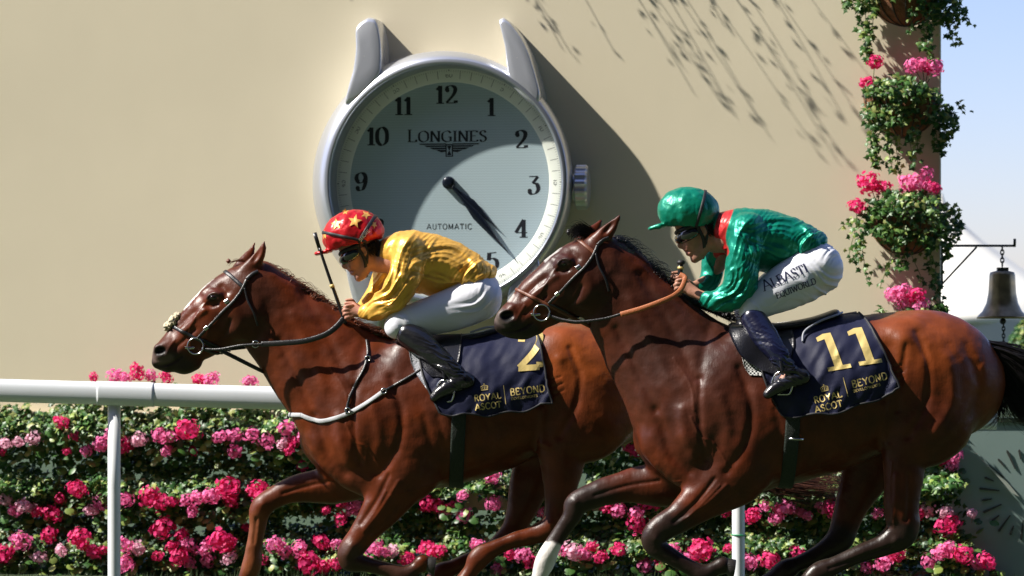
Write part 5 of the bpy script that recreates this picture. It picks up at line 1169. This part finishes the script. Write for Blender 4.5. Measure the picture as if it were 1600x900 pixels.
def bank_h(x, y):
    P = np.stack([x/55, y/34, 0*x+2.5], 1); return 42+20*np.sin((y-640)/95*2*math.pi-.4)+26*noise3(P)+12*noise3(P*2.7)
HOLES = [(750, 790, 46, 26), (800, 812, 30, 18), (905, 745, 14, 22), (66, 634, 22, 10), (1095, 905, 20, 10), (770, 836, 16, 8), (230, 640, 18, 5), (960, 885, 18, 9), (420, 645, 14, 6)]
rg = np.random.default_rng(5); n0 = 90000
lx = rg.uniform(-70, 1580, n0); lyy = rg.uniform(612, 985, n0)
edge = 1478+.22*(lyy-690)+22*noise3(np.stack([lyy/25, 0*lx, 0*lx], 1)); topy = 630+13*noise3(np.stack([lx/30, 0*lx, 0*lx+9], 1))-6*(rg.random(n0) < .12)
ok = (lx < edge+rg.normal(size=n0)*9) & (lyy > topy)
dens = .72+.5*noise3(np.stack([lx/24, lyy/18, 0*lx+4], 1))+.2*np.sin((lyy-640)/95*2*math.pi-.4)
for hx, hy, hw, hh in HOLES: dens = np.where(((lx-hx)/hw)**2+((lyy-hy)/hh)**2 < 1, dens-1.2, dens)
ok &= rg.random(n0) < np.clip(dens, .06, 1)
ok |= False; lx = lx[ok]; lyy = lyy[ok]; n1 = len(lx)
hh = bank_h(lx, lyy)*rg.uniform(.45, 1.1, n1)+5
Lp = wloc(lx, lyy, hh); Pw = WL(Lp); Nl = np.tile(WN*.8+WZ*.75-WU*.35, (n1, 1))+rg.normal(size=(n1, 3))*.5
cl = noise3(np.stack([lx/45, lyy/30, 0*lx+7], 1)); colr = leaf_cols(n1, 6, .5)*(1+.35*cl[:, None])
Vl, Ql, Cl = leaves(Pw, Nl, rg.uniform(.026, .056, n1), colr, 'ivy', 8)
tag(add_w('ivy', Vl, Ql, M_LEAF, None, closed=False, col=Cl), 'dense green ivy and geranium leaves covering the lower wall behind the rail', 'ivy', kind='stuff')
# troughs the bank grows from
M_TROUGH = mat('cream planter', (.50, .42, .30), rough=.8, noise=(4, .15))
for i, (ya, yb, lab) in enumerate(((644, 668, 'top cream planter trough, half hidden by leaves just under the white rail'), (768, 796, 'middle cream planter trough showing through a gap in the leaves under the chestnut horse'), (884, 912, 'bottom cream planter trough at the foot of the flower bank'))):
    xa = float(wloc(-90, ya)[0]); xb = float(wloc(1466, ya)[0]); y1_ = float(wloc(700, ya)[1]); y2_ = float(wloc(700, yb)[1])
    o = wadd('planter_trough', box(xa, xb, y1_, y2_, 1, 26), M_TROUGH, None, smooth=False); bevel(o, .01); tag(o, lab, 'planter', 'planter troughs of the flower bank')
# hedge and shrub behind
def bush(name, lab, cat, D, cx, cy, rx, ry, rz, n, seed, size, light=.3):
    rg = np.random.default_rng(seed); d = rg.normal(size=(n, 3)); d /= np.linalg.norm(d, axis=1, keepdims=True); r = rg.uniform(.6, 1, n)**.5*(1+.16*noise3(d*2.5+seed))
    P = np.stack([cx+rx*r*d[:, 0], cy-ry*r*d[:, 1], rz*r*d[:, 2]], 1); W = PX(D)(P); nn = np.stack([d[:, 0], -d[:, 2], d[:, 1]], 1)+rg.normal(size=(n, 3))*.4
    t = thing(name, tuple(PX(D)([cx, cy+ry, 0])), lab, cat)
    Vb, Qb, Cb = leaves(W, nn, rg.uniform(.7, 1.3, n)*size, leaf_cols(n, seed, light), 'round', seed)
    add_w('foliage', Vb, Qb, M_LEAF, t, closed=False, col=Cb)
    add_px('stem', tube(np.array([(cx, cy+ry*1.1, 0), (cx+2, cy, 0), (cx, cy-ry*.6, 0)], float), rx*.06+1, 6), D, M_STEM, t); return t
bush('hedge', 'low dark green clipped hedge in front of the marquee', 'hedge', 52, 1520, 566, 190, 27, 40, 9000, 31, .06, .05)
bush('shrub', 'upright yellow green shrub at the right edge beyond the bay horse\'s tail', 'shrub', 40, 1600, 548, 22, 46, 20, 2600, 32, .05, .9)
# ---- grey green board with radiating marks
M_BOARD = mat('grey green board', (.25, .34, .32), rough=.45, spec=.4, noise=(2, .06)); M_MARK = mat('dark marks', (.05, .055, .05), rough=.5); M_NEEDLE = mat('pale needle', (.42, .46, .40), rough=.5)
DB = 20.0; SB = thing('sign_board', tuple(PX(DB)([1590, 940, 0])), 'grey green board with dark radiating marks and a pale needle, right of the flowers', 'sign')
add_px('panel', (box(1478, 1760, 660, 960, -22, 0)), DB, M_BOARD, SB, smooth=False); add_px('edge_trim', box(1476, 1762, 653, 659.5, -24, 3), DB, mat('dark green trim', (.03, .05, .03)), SB, smooth=False)
for k in range(24):
    a = math.radians(15*k+6); r0, r1, w_ = (42, 74, 1.9) if k % 2 == 0 else (54, 70, 1.9); c_ = np.array([math.cos(a), math.sin(a)]); p_ = np.array([-c_[1], c_[0]])*w_; C0 = np.array([1603, 771])
    q = np.array([C0+c_*r0-p_*.5, C0+c_*r1*.97-p_, C0+c_*r1, C0+c_*r1*.97+p_, C0+c_*r0+p_*.5]); V = np.vstack([np.column_stack([q, np.full(5, .6)]), np.column_stack([q, np.full(5, 2.2)])])
    Q = [(0, 1, 2, 2), (0, 2, 3, 3), (0, 3, 4, 4), (5, 7, 6, 6), (5, 8, 7, 7), (5, 9, 8, 8)]+[(i, (i+1) % 5, 5+(i+1) % 5, 5+i) for i in range(5)]
    add_px('ray_mark', (V, np.array(Q)), DB, M_MARK, SB, smooth=False)
nd = np.array([(1519, 704), (1545, 728), (1572, 752), (1592, 776), (1580, 770), (1556, 742)], float); V = np.vstack([np.column_stack([nd, np.full(6, 3.)]), np.column_stack([nd, np.full(6, 5.)])])
Q = [(0, 1, 5, 5), (1, 2, 4, 5), (2, 3, 4, 4), (6, 11, 7, 7), (7, 11, 10, 8), (8, 10, 9, 9)]+[(i, (i+1) % 6, 6+(i+1) % 6, 6+i) for i in range(6)]; add_px('needle', (V, np.array(Q)), DB, M_NEEDLE, SB, smooth=False)
# ---- bell on its bracket
M_IRON = mat('dark iron', (.05, .055, .05), rough=.5, metal=.6); M_BRASS = mat('aged brass', (.34, .25, .14), rough=.3, metal=.7, noise=(14, .35))
DBL = 20.75; BK = thing('wall_bracket', tuple(PX(DBL)([1474, 445, 0])), 'thin dark iron bracket holding the bell beside the wall corner', 'bracket')
def bar(P, r, name, m, par, D=DBL, k=8): return add_px(name, tube(np.array(P, float), r, k), D, m, par)
bar([(1470, 384, 0), (1530, 384, 0), (1584, 384, 0)], 1.9, 'arm', M_IRON, BK); bar([(1585, 386, 0), (1585.5, 378, 0), (1585.5, 373, 0)], 2.2, 'hook', M_IRON, BK); bar([(1472, 444, 0), (1498, 416, 0), (1526, 386, 0)], 1.5, 'brace', M_IRON, BK)
add_px('wall_plate', box(1467, 1473, 376, 452, -5, 5), DBL, M_IRON, BK, smooth=False)
BL = thing('bell', tuple(PX(DBL)([1566, 497, 0])), 'brass bell hanging by a chain from the iron bracket', 'bell')
V, Q = lathe([(9, -64), (18, -62), (19.5, -58), (20, -48), (21, -34), (24, -20), (30, -9), (37, -3), (39, 0), (37.5, .5), (34, -1), (26, -12), (18, -40), (14, -58)], 48)
Vb = np.stack([V[:, 0], V[:, 2]*1.1, V[:, 1]], 1)*[1.0, 1., 1.]; add_px('bell_body', (Vb*[1.03, 1.05, 1.03]+[1566, 497, 0], Q), DBL, M_BRASS, BL, closed=False)
add_px('headstock', box(1558, 1575, 418, 436, -6, 6), DBL, M_IRON, BL, smooth=False); add_px('crown_disc', (np.stack([*(lambda L: (L[:, 0], L[:, 2], L[:, 1]))(lathe([(.01, -66), (18, -64), (19, -61), (.01, -61)], 32)[0])], 1)+[1566, 497, 0], lathe([(.01, -66), (18, -64), (19, -61), (.01, -61)], 32)[1]), DBL, M_IRON, BL)
add_px('clapper', (blob((1567, 502, 0), (5, 5, 5), 0, 1)[0], blob((1567, 502, 0), (5, 5, 5), 0, 1)[1]), DBL, M_IRON, BL)
for i, y in enumerate(np.arange(388, 418, 6.2)):
    t = np.arange(14)*2*math.pi/14; A = np.stack([1566+(2.6*np.cos(t) if i % 2 else 0*t), y+4.4*np.sin(t), 0*t if i % 2 else 2.6*np.cos(t)], 1); add_px('chain_link', tube(A, 1.0, 6, True), DBL, M_IRON, BL)
for i, y in enumerate(np.arange(508, 560, 5.6)):
    t = np.arange(14)*2*math.pi/14; A = np.stack([1568+(2.2*np.cos(t) if i % 2 else 0*t), y+4*np.sin(t), 0*t if i % 2 else 2.2*np.cos(t)], 1); add_px('pull_chain_link', tube(A, .9, 6, True), DBL, M_IRON, BL)
# ================================================================ WHITE RAIL
M_RAIL = mat('white rail paint', (.80, .83, .86), rough=.32, spec=.5, coat=.2, noise=(3, .03)); M_RAILP = mat('white rail post', (.78, .80, .82), rough=.4, noise=(8, .05))
DR = 18.5; RL = thing('rail', tuple(PX(DR)([700, 1000, 0])), 'white running rail in front of the flower bank, on thin white posts', 'railing')
def railtube(xa, xb, dr, name):
    xs = np.linspace(xa, xb, 30); y = 610+.028*xs; rs_ = []
    for a in np.arange(28)*2*math.pi/28:
        c, s = math.cos(a), math.sin(a); e = 2/2.6; rs_.append(np.stack([xs, y+(18+dr)*np.sign(s)*abs(s)**e, (15+dr)*np.sign(c)*abs(c)**e+0*xs], 1))
    add_px(name, sweep(rs_), DR, M_RAIL, RL)
railtube(-900, 1556, 0, 'rail_tube'); railtube(153, 241, 1.0, 'joint_sleeve'); railtube(1110, 1200, 1.0, 'joint_sleeve')
for x in (-798, 178, 1154):
    y = 625+.028*x; pz = -3
    add_px('post', sweep([np.array([(x+10*math.cos(a), y_, pz+10*math.sin(a)) for y_ in (y, 760, 900, 1018)]) for a in np.arange(20)*2*math.pi/20]), DR, M_RAILP, RL)
add_px('cable_tie', torus((1154, 836), 10.6, .9, 0)[0:1] and tube(np.array([(1154+10.9*math.cos(a), 836+.6*math.cos(a), -3+10.9*math.sin(a)) for a in np.arange(24)*2*math.pi/24]), 1., 6, True), DR, mat('green tie', (.02, .32, .12), rough=.4), RL)

# ================================================================ UNSEEN STAND-SHAPED BLOCKER ADDED BEHIND THE CAMERA (shades the near side from the open sky)
M_BLOCKER = mat('dark grandstand', (.035, .037, .042), rough=.6, noise=(.5, .3)); M_ROOF = mat('grandstand roof', (.06, .06, .065), rough=.5)
BLK = thing('grandstand', (10, -24, 0), 'tall dark grandstand added unseen behind the viewer to keep off sky light', 'light blocker')
for k in range(8): add_w('blocker_tier', *box(-160, 160, -20-4*k-4, -20-4*k, 0, 3+5.5*k), M_BLOCKER, BLK, smooth=False)
add_w('blocker_back', *box(-160, 160, -56, -52.5, 0, 56), M_BLOCKER, BLK, smooth=False); add_w('roof', *box(-162, 162, -56.5, -18, 56.1, 57), M_ROOF, BLK, smooth=False)
for x in range(-158, 160, 35): add_w('blocker_post', *box(x, x+.8, -19.5, -18.7, 0, 56.05), M_ROOF, BLK, smooth=False)
# ================================================================ GERANIUMS
PINK = {'h': (.84, .045, .23), 'p': (.92, .22, .50), 'l': (.92, .54, .68)}
PM = {k: mat('geranium petal '+n, c, rough=.6, trans=.42, noise=(40, .18)) for (k, c), n in zip(PINK.items(), ('crimson pink', 'pink', 'pale pink'))}
def head_mesh(seed, m, nm):
    rg = np.random.default_rng(seed); V = []; Q = []; nf = 74; pr = [(0, 0, 0), (.30, .30, .05), (.55, .22, .13), (.64, 0, .14), (.55, -.22, .13), (.30, -.30, .05)]
    for i in range(nf):
        y = 1-2*(i+.5)/nf; a = i*2.39996+rg.normal()*.15; r = math.sqrt(1-y*y); d = np.array([r*math.cos(a), r*math.sin(a), y])+rg.normal(size=3)*.12
        d /= np.linalg.norm(d); c = d*np.array([1, .9, .78])*(.62+.46*rg.random()**1.5); n = d+rg.normal(size=3)*.3; n /= np.linalg.norm(n)
        u = np.cross(n, [.3, .2, .9]); u /= np.linalg.norm(u); v = np.cross(n, u); s = .31*(.8+.4*rg.random()); off = rg.random()*6
        for k in range(5):
            t = off+k*2*math.pi/5; e1 = u*math.cos(t)+v*math.sin(t); e2 = -u*math.sin(t)+v*math.cos(t); o = len(V)
            V += [c+s*(p[0]*e1+p[1]*e2*.95+p[2]*n*.5) for p in pr]; Q += [(o, o+1, o+2, o+3), (o, o+3, o+4, o+5)]
    me = mesh_np(nm, np.array(V), np.array(Q), False); me.materials.append(m); return me
HM = {k: [head_mesh(11*i+ord(k), PM[k], 'flower_head') for i in range(4)] for k in PINK}
TXT = """146,590,8,h 182,588,13,p 214,581,13,h 236,587,9,p 260,588,10,h 312,593,10,h 330,593,12,p 390,597,11,p 444,594,10,p 198,590,8,p
96,659,11,h 119,681,11,h 105,705,6,h 8,692,10,l 28,691,10,l 52,684,13,l 158,694,11,p 136,704,9,p 174,678,11,p 192,694,14,h 216,688,13,l 250,680,12,p 266,682,11,p 294,672,19,h 260,704,8,p 302,704,8,h 344,682,11,p 366,680,12,p 394,678,12,p 368,705,10,p 2,704,8,h 419,687,14,p 449,671,15,p 444,692,11,l 458,690,11,h 474,683,12,p 452,704,8,h 474,726,10,h
120,764,16,h 94,780,9,h 8,780,12,l 36,790,11,l 48,793,10,l 24,798,10,p 82,802,15,h 58,800,9,h 158,784,12,p 194,780,13,p 144,798,11,l 234,776,15,h 250,784,14,h 268,784,10,h 292,780,10,p 310,778,11,p 328,775,13,p 340,771,11,p 356,760,17,h 360,782,12,h 300,798,9,p 394,768,9,h 406,762,13,h 406,776,11,h 364,779,8,h 532,783,10,h 559,787,15,p 548,795,11,p 532,811,10,h 509,797,7,h 387,824,7,h
254,824,17,h 284,834,10,h 76,836,13,h 124,840,16,h 130,853,9,h 34,846,16,p 4,864,15,h 62,870,12,l 96,860,9,l 146,862,13,h 160,860,9,h 196,852,12,p 216,858,11,l 196,880,13,p 246,869,9,h 268,854,9,h 292,850,12,p 308,860,10,p 322,856,10,p 348,846,19,h 280,870,14,h 296,880,10,p 324,876,11,p 358,872,11,l 386,824,8,h 502,847,14,h 430,850,13,p 444,860,13,p 467,857,12,p 527,850,9,p 362,847,8,h 481,878,18,h 505,886,11,h 524,882,9,h 413,875,9,h 584,855,13,p 598,862,10,p 612,861,10,l 637,873,12,h 668,858,14,h 684,860,12,h 749,854,10,p 666,786,13,h 682,790,12,h 723,774,9,p 694,806,10,l 724,804,13,p 708,790,9,h 768,744,12,p 771,786,12,p 745,851,9,p 848,800,8,p
990,702,12,h 981,699,9,h 948,793,10,h 967,797,11,p 995,802,10,p 997,818,14,h 1009,786,11,h 1027,786,11,h 895,862,14,l 910,866,12,p 817,867,11,p 831,877,12,h 799,867,9,h 925,854,10,h 938,870,10,h 967,858,11,h 878,860,9,p 1008,882,11,p 778,888,9,p 1030,884,9,h
1097,860,17,h 1053,861,11,p 1071,872,11,p 1090,848,8,h 1195,790,8,p 1216,793,9,p 1176,806,12,h 1213,809,10,p 1135,800,8,h 1138,857,8,h 1170,877,12,p 1204,875,15,h 1229,792,13,p 1250,800,9,p 1286,791,12,p 1300,794,13,h 1262,806,8,p 1371,802,9,p 1245,865,12,h 1259,872,11,p 1474,716,11,h 1492,712,11,p 1488,727,9,p 1450,797,12,l 1478,800,11,l 1481,820,19,h 1518,802,8,l 1470,863,13,p 1484,858,12,p 1504,867,15,h 1453,879,12,p 1541,877,14,h 1525,881,10,p 1401,867,12,h 1380,879,13,p 1352,886,10,p 1436,802,10,h 1320,870,10,p"""
heads = [(float(a), float(b), float(c), d) for a, b, c, d in (q.split(',') for q in TXT.split())]
# neighbouring heads belong to one plant
plants = []
for hd in sorted(heads, key=lambda q: (round(q[1]/60), q[0])):
    best = None
    for p in plants:
        cx = np.mean([q[0] for q in p]); cy = np.mean([q[1] for q in p])
        if math.hypot((hd[0]-cx)*.8, hd[1]-cy) < 27 and len(p) < 5: best = p
    if best is not None: best.append(hd)
    else: plants.append([hd])
def bloom(p, h, r, k, i, root, rg):
    """one flower head: a copy sharing its mesh"""
    L = wloc(p[0], p[1], h); W = WL(L); o = bpy.data.objects.new('flower_head', HM[k][i % 4]); COL.objects.link(o); o.parent = root
    o.location = W-ORI[root]; s = r*WS*1.3; o.scale = (s, s, s*(.82+.2*rg.random())); o.rotation_euler = (rg.normal()*.5, rg.normal()*.5, rg.random()*6); return W
CN = {'h': 'crimson', 'p': 'pink', 'l': 'pale pink'}
seen = {}
def place_words(x, y):
    row = 'above the white rail' if y < 625 else 'in the upper tier of the bank' if y < 740 else 'in the middle tier of the bank' if y < 826 else 'in the lowest tier of the bank'
    if x < 60: col = 'at the left edge'
    elif x < 168: col = 'left of the first white post'
    elif x < 225: col = 'right behind the first white post'
    elif x < 300: col = 'just right of the first white post'
    elif x < 380: col = 'left of the chestnut horse\'s leading foreleg'
    elif x < 430: col = 'at the chestnut horse\'s leading foreleg'
    elif x < 540: col = 'between the chestnut horse\'s forelegs'
    elif x < 640: col = 'by the chestnut horse\'s near foreleg'
    elif x < 735: col = 'under the chestnut horse\'s belly'
    elif x < 860: col = 'by the chestnut horse\'s hind legs'
    elif x < 960: col = 'beside the bay horse\'s leading foreleg'
    elif x < 1060: col = 'between the bay horse\'s forelegs'
    elif x < 1144: col = 'left of the second white post'
    elif x < 1240: col = 'right of the second white post'
    elif x < 1340: col = 'under the bay horse\'s belly'
    elif x < 1440: col = 'by the bay horse\'s hind legs'
    elif x < 1500: col = 'behind the bay horse'
    else: col = 'at the right end beside the board'
    return row, col
def stalks(root, pts, basep, m, name='stalk'):
    for W in pts:
        mid = (np.array(W)+np.array(basep))/2+np.array([0, -.02, .0]); P = catmull(np.array([W, mid, basep]), 4); V, Q = tube(P, .0028, 5); add_w(name, V, Q, m, root)
rgp = np.random.default_rng(77); info = []
for pi, p in enumerate(plants):
    cx = np.mean([q[0] for q in p]); cy = np.mean([q[1] for q in p]); hb = float(bank_h(np.array([cx]), np.array([cy]))[0])
    info.append((p, cx, cy, max(24, min(92, hb+24))))
def lab_for(p, cx, cy):
    ks = [q[3] for q in p]; c = sorted(set(ks), key=lambda k: -ks.count(k)); colw = CN[c[0]] if len(c) == 1 else ' and '.join(CN[k] for k in c[:2])
    n = len(p); nw = ['single', 'two-headed', 'three-headed', 'four-headed', 'five-headed'][n-1]; r = max(q[2] for q in p); sz = 'large' if r >= 15 else 'small' if r < 10 else ''
    row, col = place_words(cx, cy); return ' '.join((sz+' '+nw+' '+colw+' geranium '+row+' '+col).split())
labs = [lab_for(p, cx, cy) for p, cx, cy, h in info]
for pi, (p, cx, cy, h) in enumerate(info):
    lab = labs[pi]; same = [j for j, l in enumerate(labs) if l == lab]
    if len(same) == 2:
        o_ = info[same[0] if same[1] == pi else same[1]]; dx_, dy_ = cx-o_[1], cy-o_[2]
        w_ = ('right' if dx_ > 0 else 'left') if abs(dx_) > abs(dy_) else ('lower' if dy_ > 0 else 'upper'); lab = w_+'-hand '+lab if w_ in ('left', 'right') else w_+' '+lab
    ww = lab.split(); 
    lab = lab.replace(' of the bank', '').replace('leading foreleg', 'leading leg').replace('right behind the first white post', 'behind the first post').replace('first white', 'first').replace('second white', 'second').replace('the chestnut horse\'s', 'the chestnut\'s').replace('the bay horse\'s', 'the bay\'s')
    if len(lab.split()) > 16: lab = lab.replace(' in the ', ' in ', 1).replace(' and pale', ' and').replace('round ', '')
    while len(lab.split()) > 16: lab = lab.replace(' the ', ' ', 1)
    bl = wloc(cx, cy+20, max(8, h-34)); root = thing('geranium', tuple(WL(bl)), lab, 'geranium', 'geraniums in the flower bank')
    Ws = [bloom(q, h+rgp.uniform(-6, 8), q[2], q[3], pi+i, root, rgp) for i, q in enumerate(p)]
    stalks(root, Ws, WL(bl), M_STEM)
    nl = 9+4*len(p); LP = np.stack([cx+rgp.normal(size=nl)*20, cy+14+rgp.uniform(-4, 24, nl)], 1); Lw = WL(wloc(LP[:, 0], LP[:, 1], h-16+rgp.uniform(-14, 6, nl)))
    Vb, Qb, Cb = leaves(Lw, np.tile(WN*.7+WZ*.8, (nl, 1))+rgp.normal(size=(nl, 3))*.35, rgp.uniform(.035, .06, nl), leaf_cols(nl, pi, .6), 'round', pi)
    add_w('leaves', Vb, Qb, M_LEAF, root, closed=False, col=Cb)
# ================================================================ WALL BASKETS WITH TRAILING IVY
M_COCO = mat('brown coir liner', (.20, .085, .035), rough=.9, noise=(20, .4), bump=[(80, 1, (1, 1, 3))])
def strand(P, n, rg, size, out):
    P = catmull(np.array(P, float), 10); ts = rg.random(n)*(len(P)-1); A = P[ts.astype(int)]; out.append((A+rg.normal(size=(n, 3))*[4.5, 2.5, 4], rg.uniform(.7, 1.2, n)*size)); return P
def ivy_plant(parts_bulk, strands, seed, lab, light=.35, size=.036, grp='ivy trailing from the wall baskets', gauss=True):
    rg = np.random.default_rng(seed); acc = []
    for cx, cy, ch, rx, ry, rz, n in parts_bulk:
        d = rg.normal(size=(n, 3)); d /= np.linalg.norm(d, axis=1, keepdims=True); r = rg.uniform(.35, 1, n)**.5*(1+.25*noise3(d*2.2+seed)); acc.append((np.stack([cx+rx*r*d[:, 0], cy+ry*r*d[:, 1], np.maximum(ch+rz*r*d[:, 2], 3)], 1), rg.uniform(.7, 1.25, n)*size))
    root = thing('ivy', tuple(WL(wloc(parts_bulk[0][0], parts_bulk[0][1], 5.))) if parts_bulk else tuple(WL(wloc(strands[0][0][0][0], strands[0][0][0][1], 5.))), lab, 'ivy', grp)
    vp = []
    for P, n in strands:
        Pc = strand(P, n, rg, size, acc); W = WL(wloc(Pc[:, 0], Pc[:, 1], Pc[:, 2])); add_w('vine', *tube(W, .0022, 4), M_STEM, root)
    P = np.vstack([a for a, b in acc]); S = np.concatenate([b for a, b in acc]); W = WL(wloc(P[:, 0], P[:, 1], P[:, 2])); n = len(P)
    Vb, Qb, Cb = leaves(W, np.tile(WN*.9+WZ*.5, (n, 1))+rg.normal(size=(n, 3))*.45, S, leaf_cols(n, seed, light), 'ivy', seed)
    add_w('leaves', Vb, Qb, M_LEAF, root, closed=False, col=Cb); return root
def basket(cx, cy, rx, ry, rz, lab):
    B = thing('wall_basket', tuple(WL(wloc(cx, cy+ry, 0))), lab, 'planter', 'wall baskets down the corner of the wall'); rows = []
    c0 = wloc(cx, cy, 0)
    for t in np.linspace(0, 1, 9):
        a = np.linspace(0, math.pi, 25); r = math.cos(t*math.pi/2*.97); rows.append(np.stack([c0[0]+rx*r*np.cos(a), c0[1]+ry*math.sin(t*math.pi/2)+0*a, 1+rz*r*np.sin(a)*(1+.03*np.sin(a*14))], 1))
    V = np.vstack(rows); Q = np.array([(i*25+a, i*25+a+1, (i+1)*25+a+1, (i+1)*25+a) for i in range(8) for a in range(24)]); wadd('liner', (V, Q), M_COCO, B, closed=False)
    a = np.linspace(0, math.pi, 25); wadd('rim', tube(np.stack([c0[0]+(rx+1)*np.cos(a), c0[1]+0*a, 2+(rz+1)*np.sin(a)], 1), 1.8, 6), M_IRON, B)
    for k in range(1, 8):
        q = k*math.pi/8; t = np.linspace(0, math.pi/2, 10); wadd('wire', tube(np.stack([c0[0]+(rx+1.5)*np.cos(t)*math.cos(q), c0[1]+(ry+1)*np.sin(t), 2+(rz+1.5)*np.cos(t)*math.sin(q)], 1), 1., 5), M_IRON, B)
basket(1416, -22, 62, 62, 52, 'topmost brown coir wall basket, cut by the top edge of the picture')
basket(1410, 150, 60, 64, 52, 'brown coir wall basket second from the top, right of the watch')
basket(1416, 335, 60, 62, 52, 'brown coir wall basket level with the bell bracket, covered in ivy')
basket(1420, 492, 56, 56, 46, 'lowest brown coir wall basket, just above the bay horse\'s rump')
SG = lambda x, y, L, h, dx=0: [(x, y, 14), (x+dx*.3, y+L*.35, 14+h*.3), (x+dx*.7, y+L*.7, 14+h*.7), (x+dx, y+L, 14+h)]
S_ = lambda x, y, L, h, dx=0: [(x, y, h), (x+dx*.3, y+L*.35, h*.85), (x+dx*.7, y+L*.7, h*.75), (x+dx, y+L, h*.7)]
ivy_plant([(1345, -5, 30, 30, 22, 18, 170), (1425, -25, 40, 60, 30, 30, 260), (1475, 10, 20, 26, 30, 18, 190)],
    [(S_(1340, 0, 95, 30, 20), 60), (S_(1352, 10, 88, 30, 4), 60), (S_(1325, -10, 30, 34, -5), 14), (S_(1365, 0, 60, 40, -2), 34), (S_(1440, 0, 75, 45, 6), 50), (S_(1452, 5, 92, 42, 4), 50), (S_(1478, 10, 60, 22, 12), 46), (S_(1492, 0, 36, 20, 6), 30), (S_(1500, 10, 26, 14, 16), 14), (S_(1425, 10, 40, 50, -2), 18)], 41,
    'ivy spilling from the topmost wall basket at the top edge', .5)
ivy_plant([(1405, 140, 42, 52, 24, 34, 420), (1372, 175, 34, 24, 30, 20, 190), (1450, 165, 36, 32, 30, 22, 170), (1482, 190, 12, 16, 24, 12, 110), (1400, 178, 50, 26, 20, 10, 110)],
    [(S_(1364, 195, 68, 40, 4), 60), (S_(1384, 205, 60, 42, 10), 40), (S_(1376, 200, 48, 44, -14), 26), (S_(1398, 205, 60, 40, 6), 22), (S_(1420, 205, 55, 44, 8), 40), (S_(1432, 200, 40, 44, 2), 22), (S_(1478, 195, 42, 14, -6), 50), (S_(1496, 160, 14, 10, 8), 8), (S_(1462, 200, 34, 20, 4), 14)], 42,
    'thick ivy spilling from the second wall basket from the top', .4)
ivy_plant([(1420, 320, 42, 66, 24, 34, 520), (1372, 345, 34, 28, 28, 18, 210), (1450, 355, 40, 42, 30, 24, 260), (1484, 350, 14, 22, 26, 12, 150), (1400, 362, 50, 34, 22, 12, 140)],
    [(S_(1352, 355, 55, 36, -18), 44), (S_(1340, 340, 60, 30, -14), 16), (S_(1345, 370, 70, 30, 10), 20), (S_(1404, 380, 40, 46, 4), 36), (S_(1395, 390, 60, 36, -20), 14), (S_(1450, 380, 70, 34, 10), 46), (S_(1478, 370, 34, 14, 2), 40), (S_(1330, 340, 20, 30, -20), 8), (S_(1462, 420, 60, 20, 8), 26), (S_(1420, 385, 55, 38, 22), 14)], 43,
    'rounded mass of ivy over the third wall basket beside the bell bracket', .25)
ivy_plant([(1435, 492, 34, 44, 14, 26, 150), (1465, 485, 20, 18, 14, 14, 60)], [(S_(1378, 480, 20, 34, -6), 10), (S_(1470, 470, 26, 14, 4), 16)], 44, 'sparse ivy in the lowest wall basket above the bay horse\'s rump', .4)
bh = [('crimson and pink geranium in the topmost gap, above the second basket', [(1367, 97, 12, 'h'), (1355, 129, 12, 'h')], 30), ('row of pink geranium heads along the rim of the second basket', [(1426, 102, 11, 'p'), (1440, 100, 11, 'p'), (1462, 105, 12, 'p'), (1450, 106, 9, 'h')], 34),
      ('large crimson geranium at the left of the third basket', [(1358, 286, 16, 'h'), (1372, 292, 11, 'h'), (1384, 293, 10, 'h')], 40), ('pink geranium at the right of the third basket', [(1418, 288, 14, 'p'), (1432, 286, 14, 'p'), (1447, 273, 10, 'p'), (1448, 292, 9, 'p'), (1460, 293, 10, 'h')], 34),
      ('lone crimson geranium head hanging left below the third basket\'s rim', [(1338, 322, 13, 'h')], 44), ('wide pink geranium in the lowest basket above the bay\'s rump', [(1397, 459, 12, 'p'), (1413, 456, 13, 'p'), (1432, 461, 13, 'h'), (1414, 474, 12, 'p'), (1438, 477, 12, 'p')], 36)]
for i, (lab, hs_, hz) in enumerate(bh):
    cx = np.mean([q[0] for q in hs_]); cy = np.mean([q[1] for q in hs_]); bl = wloc(cx, cy+34, hz-6.); root = thing('geranium', tuple(WL(bl)), lab, 'geranium', 'geraniums in the wall baskets')
    Ws = [bloom(q, hz+rgp.uniform(-3, 5), q[2], q[3], i+j, root, rgp) for j, q in enumerate(hs_)]; stalks(root, Ws, WL(bl), M_STEM)
# ivy over the top of the wall, just above the picture: its shadow falls across the render
rgs = np.random.default_rng(91); st = []
for i, (x, q, L) in enumerate([(640, 70, 150), (655, 60, 170), (735, 66, 160), (790, 80, 150), (800, 92, 172), (812, 76, 190), (822, 100, 165), (860, 104, 180), (868, 84, 205), (884, 96, 190), (905, 112, 170), (930, 60, 150), (945, 118, 190), (962, 104, 215), (980, 92, 178), (1010, 112, 200), (1030, 96, 170), (1046, 110, 150)]):
    st.append((SG(x, -300, L-rgs.uniform(0, 24), q, rgs.normal()*16+8), int(8+rgs.random()*20)))
for i in range(4): st.append((S_(rgs.uniform(200, 560), -250, 130+rgs.uniform(-30, 30), rgs.uniform(26, 60), rgs.normal()*14), 9))
ivy_plant([], st, 45, 'long ivy strands hanging from the wall top above the picture', .3, .026, grp='ivy at the wall top')
